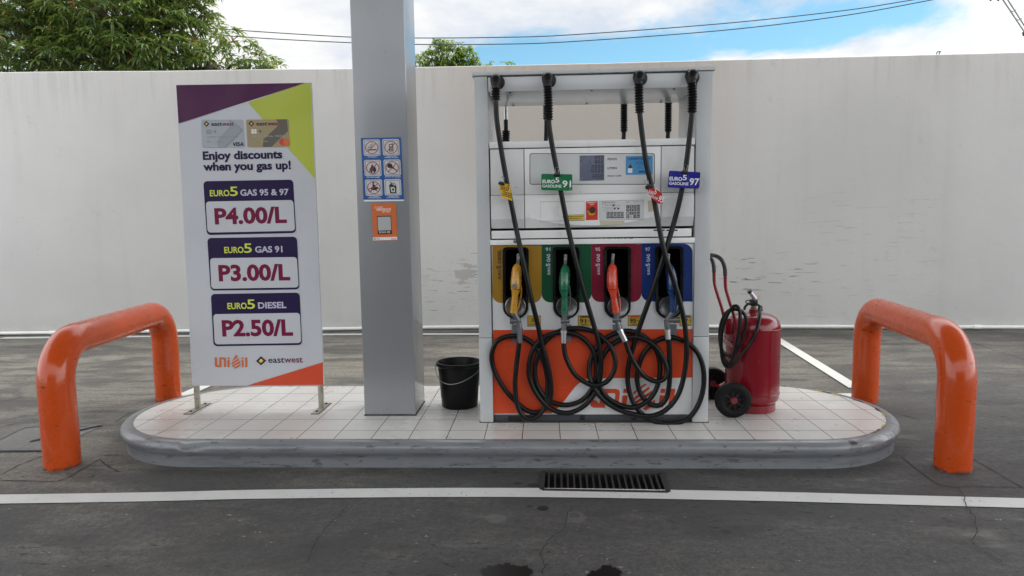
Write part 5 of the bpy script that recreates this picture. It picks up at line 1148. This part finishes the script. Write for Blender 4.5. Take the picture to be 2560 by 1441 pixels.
# per hose: elbow px, bellows px span, hose path (px, py, metres in front of the posts)
HOSES = [
 dict(el=(1241, 203), be=[(1240, 222), (1239.5, 250)], path=[(1239.5, 250, .062), (1240, 268, .062), (1242, 300, .06), (1249, 350, .055), (1258, 405, .052), (1268, 460, .05), (1279, 515, .05), (1291, 575, .05), (1305, 640, .075), (1318, 700, .08), (1332, 762, .075), (1345, 815, .05), (1355, 860, .04), (1367, 905, .035), (1376, 950, .030), (1377, 990, .028), (1366, 1018, .026), (1345, 1031, .024), (1318, 1027, .022), (1288, 1003, .020), (1260, 971, .018), (1237, 930, .020), (1229, 890, .024), (1240, 857, .026), (1262, 843, .024), (1285, 840.5, .022), (1310, 845, .020), (1334, 862, .018), (1354, 892, .018), (1367, 935, .018), (1369, 975, .020), (1362, 1013, .028), (1347, 1038, .045), (1325, 1047.5, .055), (1304, 1036, .058), (1291, 1002, .058), (1287.5, 960, .058), (1291, 915, .058), (1296, 875, .058), (1299, 850, .058)],
      j0=(1292, 785, .05), swivel=[(1275, 803, .055), (1302, 803, .055)], con=[(1296.5, 803, .055), (1299.5, 822, .057), (1299.5, 858, .058)], bright=False),
 dict(el=(1369, 198), be=[(1369, 217), (1371, 256), (1371.5, 300)], path=[(1371.5, 298, .062), (1374, 325, .062), (1384, 385, .058), (1395, 440, .055), (1406, 500, .052), (1420, 570, .05), (1434, 630, .065), (1449, 690, .07), (1467, 755, .065), (1484, 812, .055), (1496, 855, .05), (1502, 900, .045), (1500, 945, .042), (1486, 985, .040), (1458, 1017, .038), (1418, 1033, .036), (1375, 1021, .034), (1342, 986, .032), (1323, 941, .032), (1325, 898, .032), (1340, 863, .032), (1367, 840, .030), (1405, 831, .028), (1443, 838, .026), (1471, 860, .024), (1488, 893, .024), (1491, 935, .024), (1478, 975, .024), (1451, 1003, .022), (1410, 1013, .02), (1369, 999, .018), (1344, 966, .017), (1337, 927, .017), (1343, 892, .017), (1361, 857, .017), (1389, 833, .017), (1423, 822, .018), (1460, 823, .022), (1487, 831, .03), (1508, 846, .045), (1528, 869, .058), (1538, 903, .066), (1532, 935, .070), (1513, 957, .072), (1487, 964, .072), (1461, 955, .070), (1437, 936, .066), (1419, 905, .062), (1411, 878, .060), (1409, 850, .058)],
      j0=(1411, 785, .05), swivel=[(1402, 803, .055), (1424, 803, .06)], con=[(1411, 803, .055), (1409.5, 826, .058), (1409, 858, .058)], bright=True),
 dict(el=(1597, 193), be=[(1597, 212), (1597.5, 245), (1599, 282)], path=[(1599, 280, .062), (1601, 300, .062), (1607, 350, .060), (1616, 410, .060), (1627, 460, .060), (1638, 515, .062), (1649, 575, .078), (1663, 638, .088), (1681, 692, .088), (1696, 742, .084), (1709, 795, .078), (1715.5, 845, .074), (1716, 893, .072), (1709, 945, .070), (1694, 990, .068), (1666, 1024, .066), (1630, 1040, .064), (1588, 1037, .062), (1548, 1025, .060), (1512, 1003, .056), (1486, 972, .052), (1473, 936, .030), (1477, 899, .018), (1491, 871, .016), (1512, 848, .016), (1540, 832.5, .017), (1571, 828, .02), (1602, 837, .024), (1627, 856, .028), (1644, 884, .032), (1650, 915, .035), (1648, 949, .038), (1636, 982, .040), (1615, 1006, .042), (1583, 1019, .044), (1548, 1012, .046), (1514, 990, .044), (1497, 955, .036), (1499, 912, .03), (1517, 876, .026), (1548, 851, .026), (1585, 843, .030), (1620, 853, .040), (1646, 876, .052), (1663, 907, .062), (1667, 934, .068), (1657, 950, .072), (1636, 953, .074), (1609, 939, .072), (1586, 907, .068), (1571, 875, .062), (1563, 850, .058)],
      j0=(1539, 783, .05), swivel=[(1531, 800, .055), (1553, 800, .06)], con=[(1542, 800, .055), (1549, 824, .06), (1563, 853, .06)], bright=True),
 dict(el=(1727, 190), be=[(1729, 209), (1731, 245), (1730, 283)], path=[(1730, 281, .062), (1728, 305, .060), (1722, 360, .054), (1715, 415, .050), (1706, 468, .046), (1696, 515, .044), (1684, 560, .045), (1666, 620, .062), (1651, 667, .064), (1634, 718, .06), (1617, 767, .05), (1600, 815, .036), (1585, 861, .024), (1573, 905, .020), (1569, 945, .020), (1574, 982, .022), (1588, 1015, .024), (1612, 1041, .028), (1645, 1056, .032), (1685, 1059, .034), (1722, 1045, .034), (1747, 1010, .034), (1759, 965, .034), (1757, 917, .034), (1741, 878, .032), (1713, 855, .026), (1682, 844, .020), (1657, 846, .018), (1633, 858, .017), (1609, 885, .017), (1596, 920, .017), (1593, 955, .018), (1604, 989, .022), (1626, 1011, .034), (1650, 1013, .044), (1667, 993, .050), (1674, 950, .054), (1674, 895, .056), (1671, 845, .056)],
      j0=(1671, 783, .05), swivel=[(1698, 800, .055), (1664, 801, .055)], con=[(1666, 801, .055), (1668.5, 824, .056), (1670.5, 848, .056)], bright=False)]
NCOL = [('yellow_nozzle_paint', (0.50, 0.24, 0.02), 'yellow'), ('green_nozzle_paint', (0.008, 0.125, 0.06), 'green'), ('red_nozzle_paint', (0.56, 0.055, 0.025), 'red'), ('blue_nozzle_paint', (0.004, 0.034, 0.13), 'blue')]
for i, d in enumerate(HOSES):
    ex, ey = d['el']; c = PY(ex, ey, YP)
    bm = NB(); fl = PY(ex+4, ey+4, YP); lathe(bm, [(0, 0.006), (0.038, 0.006), (0.043, 0.003), (0.043, 0.0), (0, 0.0)], fl, (0, -1, 0), 32)
    top = PY(d['be'][0][0], d['be'][0][1], YP-0.062)
    pts = [Vector((c.x, YP, c.z)), Vector((c.x, YP-0.03, c.z+0.002)), Vector((c.x, YP-0.052, c.z-0.010)), Vector((top.x, YP-0.062, c.z-0.035)), top]
    tube(bm, catmull(pts, 6), [0.036]*7+[0.034]*6+[0.030]*6+[0.0265]*6, 22); obj('elbow', bm, BEL, fd)
    bm = NB(); bellows(bm, [PY(a, b, YP-0.062) for a, b in d['be']]); obj('bellows', bm, BEL, fd)
    bm = NB(); P = catmull([PY(a, b, YP-q) for a, b, q in d['path']], 7); tube(bm, P, 0.0160, 14); obj('hose', bm, RUB, fd, ang=80)
    # nozzle
    nm, col, cn_ = NCOL[i]; jx, jy, jd = d['j0']
    lab = {'yellow': 'yellow fuel nozzle hanging in the diesel bay of the pump', 'green': 'green fuel nozzle hanging in the green 91 bay of the pump', 'red': 'orange-red fuel nozzle hanging in the crimson 95 bay of the pump', 'blue': 'blue fuel nozzle in the blue 97 bay, partly hidden by a hanging hose'}[cn_]
    nz = thing('fuel_nozzle', lab, 'nozzle', PY(jx, jy, YP-jd), 'fuel nozzles')
    hx = {0: [(1294, 662), (1292, 672), (1291, 690), (1290, 708), (1289.5, 724), (1287.5, 740), (1286, 760), (1284.5, 783)], 1: [(1412, 664), (1413, 674), (1412, 690), (1411, 708), (1410.5, 726), (1411.5, 742), (1411.5, 762), (1411.5, 784)], 2: [(1530.5, 662), (1531, 672), (1530, 690), (1530.5, 708), (1532, 724), (1534.5, 742), (1537.5, 760), (1541, 782)], 3: [(1669, 662), (1674, 672), (1678, 690), (1680, 708), (1679.5, 726), (1681, 742), (1682, 760), (1682.5, 782)]}[i]
    rad = [0.016, 0.029, 0.033, 0.035, 0.031, 0.0205, 0.0215, 0.0245]; dep = [.012, .022, .036, .046, .052, .054, .053, .050]
    m = mt(nm, col, 0.27, var=0.16, vs=14, coat=0.3, dirt=0.35, dirtcol=tuple(c_*0.3 for c_ in col))
    bm = NB(); cp_ = catmull([PY(a, b, YP-q) for (a, b), q in zip(hx[:5], dep[:5])], 5); rp = [v.x for v in catmull([Vector((r_, 0, 0)) for r_ in rad[:5]], 5)]
    tube(bm, cp_, rp, 20, flat=1.25); 
    # shoulders and lever housing give the body its lumpy outline
    for (a, b), r_, q in (((hx[2][0]-3.5, 688), 0.019, .050), ((hx[2][0]+4, 690), 0.018, .046), ((hx[3][0]+5, 712), 0.020, .048), ((hx[3][0]-4, 706), 0.019, .052)):
        e = PY(a, b, YP-q); lathe(bm, [(0, -0.028), (r_*0.6, -0.024), (r_, -0.008), (r_, 0.012), (r_*0.6, 0.026), (0, 0.03)], e, (0.05, 0.1, 1), 14)
    obj('body', bm, m, nz, ang=50)
    bm = NB(); cp_ = catmull([PY(a, b, YP-q) for (a, b), q in zip(hx[4:], dep[4:])], 5); rp = [v.x for v in catmull([Vector((r_, 0, 0)) for r_ in rad[4:]], 5)]; tube(bm, cp_, rp, 18, flat=0.9); obj('grip', bm, m, nz, ang=50)
    bm = NB(); a0, b0 = hx[0]; sp_ = [PY(a0+0.2, b0+4, YP-0.012), PY(a0+1.0, b0-4, YP-0.004), PY(a0+1.6, b0-16, YP+0.016), PY(a0+1.9, b0-24, YP+0.045)]; P = catmull(sp_, 14)
    tube(bm, P, [0.0105+0.0022*(k % 3 == 0) for k in range(len(P))], 12); obj('spout', bm, mt('spout_metal', (0.30, 0.30, 0.30), 0.35, 0.9), nz)
    bm = NB(); gp = [PY(hx[2][0]+8, 700, YP-0.02), PY(hx[3][0]+13, 722, YP-0.012), PY(hx[5][0]+14, 748, YP-0.012), PY(hx[7][0]+9, 774, YP-0.03), PY(hx[7][0]+2, 780, YP-0.045)]; tube(bm, catmull(gp, 6), 0.0055, 8); obj('trigger_guard', bm, m if i != 1 else mt('guard_grey', (0.1, 0.1, 0.1), 0.4), nz)
    if i == 0:
        bm = NB(); lathe(bm, [(0, 0.006), (0.014, 0.006), (0.0165, 0.003), (0.0165, -0.006), (0, -0.006)], PY(1286.5, 716, YP-.088), (0, -1, 0.15), 8); obj('cap', bm, mt('cap_grey', (0.13, 0.135, 0.14), 0.4), nz)
    bm = NB(); e0 = PY(hx[7][0], hx[7][1]-1, YP-.050); e1 = PY(d['con'][0][0], d['con'][0][1], YP-.055); tube(bm, [e0, e0.lerp(e1, 0.35), e1], [0.0225, 0.018, 0.018], 16)
    s0, s1 = [PY(a, b, YP-q) for a, b, q in d['swivel']]; tube(bm, [s0, s0.lerp(s1, 0.42), s0.lerp(s1, 0.45), s1], [0.0195, 0.0195, 0.0165, 0.0165], 16)
    cpts = [PY(a, b, YP-q) for a, b, q in d['con']]; tube(bm, [cpts[0], cpts[1]], 0.0165, 16); sw = obj('swivel', bm, CON, nz, ang=40)
    bm = NB(); tube(bm, [cpts[1], cpts[1].lerp(cpts[2], 0.22), cpts[1].lerp(cpts[2], 0.23), cpts[2]], [0.0215, 0.0215, 0.0182, 0.0182], 8 if i in (0, 3) else 18); obj('hose_connector', bm, CONB if d['bright'] else (CONB if i == 3 else CON), nz, ang=30)
# rear side hoses seen through the opening
YQ = YR+0.065
for k, (px, yt, yb2, full) in enumerate(((1264, 246, 352, False), (1366, 240, 300, True), (1560, 238, 330, True), (1671, 238, 330, True))):
    c = PY(px, 255, YQ); zb_ = PY(px, yb2 if full else 270, YQ).z
    bm = NB(); tube(bm, catmull([Vector((c.x, YR-0.002, c.z+0.09)), Vector((c.x, YR+0.05, c.z+0.085)), Vector((c.x, YQ, c.z+0.05)), Vector((c.x, YQ, c.z+0.02))], 5), 0.03, 16); obj('elbow', bm, BEL, fd)
    if full:
        bm = NB(); bellows(bm, [Vector((c.x, YQ, c.z+0.02)), Vector((c.x, YQ, zb_))], 0.0235); obj('bellows', bm, BEL, fd)
        bm = NB(); tube(bm, catmull([Vector((c.x, YQ, zb_+0.01)), Vector((c.x-0.01, YQ, zb_-0.25)), Vector((c.x-0.04, YQ, zb_-0.9)), Vector((c.x-0.03, YQ-0.0, H+0.25))], 6), 0.0152, 12); obj('hose', bm, RUB, fd)
    else:
        z1_ = PY(px, 300, YQ).z; z2_ = PY(px, 328, YQ).z; z3_ = PY(px, 352, YQ).z
        bm = NB(); tube(bm, [Vector((c.x, YQ, c.z+0.02)), Vector((c.x, YQ, z1_))], 0.0135, 12); obj('sleeve', bm, CONB, fd)
        bm = NB(); tube(bm, [Vector((c.x, YQ, z1_)), Vector((c.x, YQ, z2_))], 0.0152, 12); obj('hose', bm, RUB, fd)
        bm = NB(); bellows(bm, [Vector((c.x, YQ, z2_)), Vector((c.x-0.004, YQ, z3_-0.03))], 0.027); obj('bellows', bm, BEL, fd)
        bm = NB(); tube(bm, [Vector((c.x, YQ, z3_-0.02)), Vector((c.x+0.03, YQ, H+0.3))], 0.0152, 12); obj('hose', bm, RUB, fd)

# ------------------------------------------------------------------ grade tags clipped to the hoses
def gtag(q, colr, nm, lab, dist, lines, num, clip, hook=None, ragged=False):
    """q: quad tl,tr,br,bl in pixels"""
    Y = YP-dist; t = thing('hose_tag', lab, 'tag', PY((q[0][0]+q[2][0])/2, (q[0][1]+q[2][1])/2, Y), 'fuel grade tags')
    m = mt(nm, colr, 0.26, var=0.05, vs=8, coat=0.3)
    bm = NB()
    if ragged: pts = qmap([(0, 0), (60, -3), (100, 12), (100, 92), (93, 90), (88, 100), (80, 96), (72, 104), (30, 88), (6, 60)], (0, 0, 100, 100), q)
    else: pts = qmap(rrect(0, 0, 100, 55, 5), (0, 0, 100, 55), q)
    prism(bm, [PY(a, b, Y) for a, b in pts], (0, 0.003, 0)); pl_ = obj('plate', bm, m, t, smooth=False)
    bm = NB()
    for s, x0, x1, yb, h, bo in lines:
        a, b, c_ = qmap([(x0, yb), (x1, yb), (x0, yb-h)], (0, 0, 100, 55), q); text(bm, s, a[0], a[1], b[0], b[1], math.dist(a, c_), Y-0.0008, bo)
    obj('lettering', bm, num, t, smooth=False)
    cx0, cy0, s, ang = clip
    def CP(x, y, yy): a = R(ang); return PY(cx0+(x*math.cos(a)-y*math.sin(a))*s, cy0+(x*math.sin(a)+y*math.cos(a))*s, yy)
    bm = NB(); prism(bm, [CP(x, y, Y-0.012) for x, y in ((-10, 6), (-9, -1), (-5, -5), (5, -5), (9, -1), (10, 6))], (0, 0.022, 0), 0.002); cb = obj('clip', bm, BLK, t)
    bm = NB()
    tube(bm, catmull([CP(x, y, Y-0.010) for x, y in ((-4.5, 4), (-4, -8), (-6, -16), (-2, -19), (2, -19), (6, -16), (4, -8), (4.5, 4))], 4), 0.0014, 6); obj('clip_wire', bm, mt('clip_steel', (0.25, 0.25, 0.25), 0.3, 0.9), t)
    if hook:
        bm = NB(); tube(bm, catmull([PY(a, b, Y-0.002) for a, b in hook[0]], 5), 0.0018, 6); obj('tie', bm, mt('tie_'+nm, hook[1], 0.4), t)
gtag([(1353.5, 435), (1431, 436), (1430.5, 477.5), (1353, 476)], (0.006, 0.16, 0.055), 'tag_green', 'green tag reading 91 clipped to the second hose of the pump', 0.085,
     [('EURO', 3.5, 44, 31, 11, 0.03), ('5', 45, 58, 28, 16, 0.02), ('GASOLINE', 3, 65, 45, 9, 0.02), ('91', 68, 96, 43, 21, 0.02)], WHITEP, (1392.5, 436, 0.9, 0), ([(1424, 472), (1427, 480), (1425, 484), (1423, 479)], (0.45, 0.35, 0.15)))
gtag([(1673, 427), (1751.5, 431), (1748, 472.5), (1669, 469.5)], (0.010, 0.012, 0.24), 'tag_blue', 'dark blue tag reading 97 clipped to the fourth hose of the pump', 0.085,
     [('EURO', 3.5, 44, 31, 11, 0.03), ('5', 45, 58, 28, 16, 0.02), ('GASOLINE', 3, 65, 45, 9, 0.02), ('97', 68, 98, 43, 21, 0.02)], WHITEP, (1713, 429.5, 0.9, 3), ([(1748, 446), (1754, 455), (1753, 468), (1746, 470)], (0.7, 0.5, 0.3)))
gtag([(1246, 455), (1275, 462), (1281, 503), (1254, 494)], (0.70, 0.42, 0.015), 'tag_yellow', 'yellow diesel tag hanging askew from the first hose of the pump', 0.085,
     [('EURO', 5, 55, 26, 12, 0.02), ('5', 56, 76, 24, 20, 0.01), ('DIESEL', 10, 96, 46, 15, 0.01)], VIO, (1254, 458, 0.8, 15), ([(1258, 452), (1257, 445), (1255, 439)], (0.2, 0.2, 0.2)))
gtag([(1616, 468), (1655, 479), (1657, 514), (1622, 497)], (0.50, 0.02, 0.022), 'tag_red', 'torn red tag reading 95 hanging askew from the third hose of the pump', 0.10,
     [('EURO', 3.5, 40, 27, 14, 0.02), ('5', 41, 56, 22, 24, 0.01), ('GASOLINE', 3, 62, 43, 11, 0.01), ('95', 64, 97, 46, 24, 0.02)], WHITEP, (1621, 466, 0.85, -25), None, True)
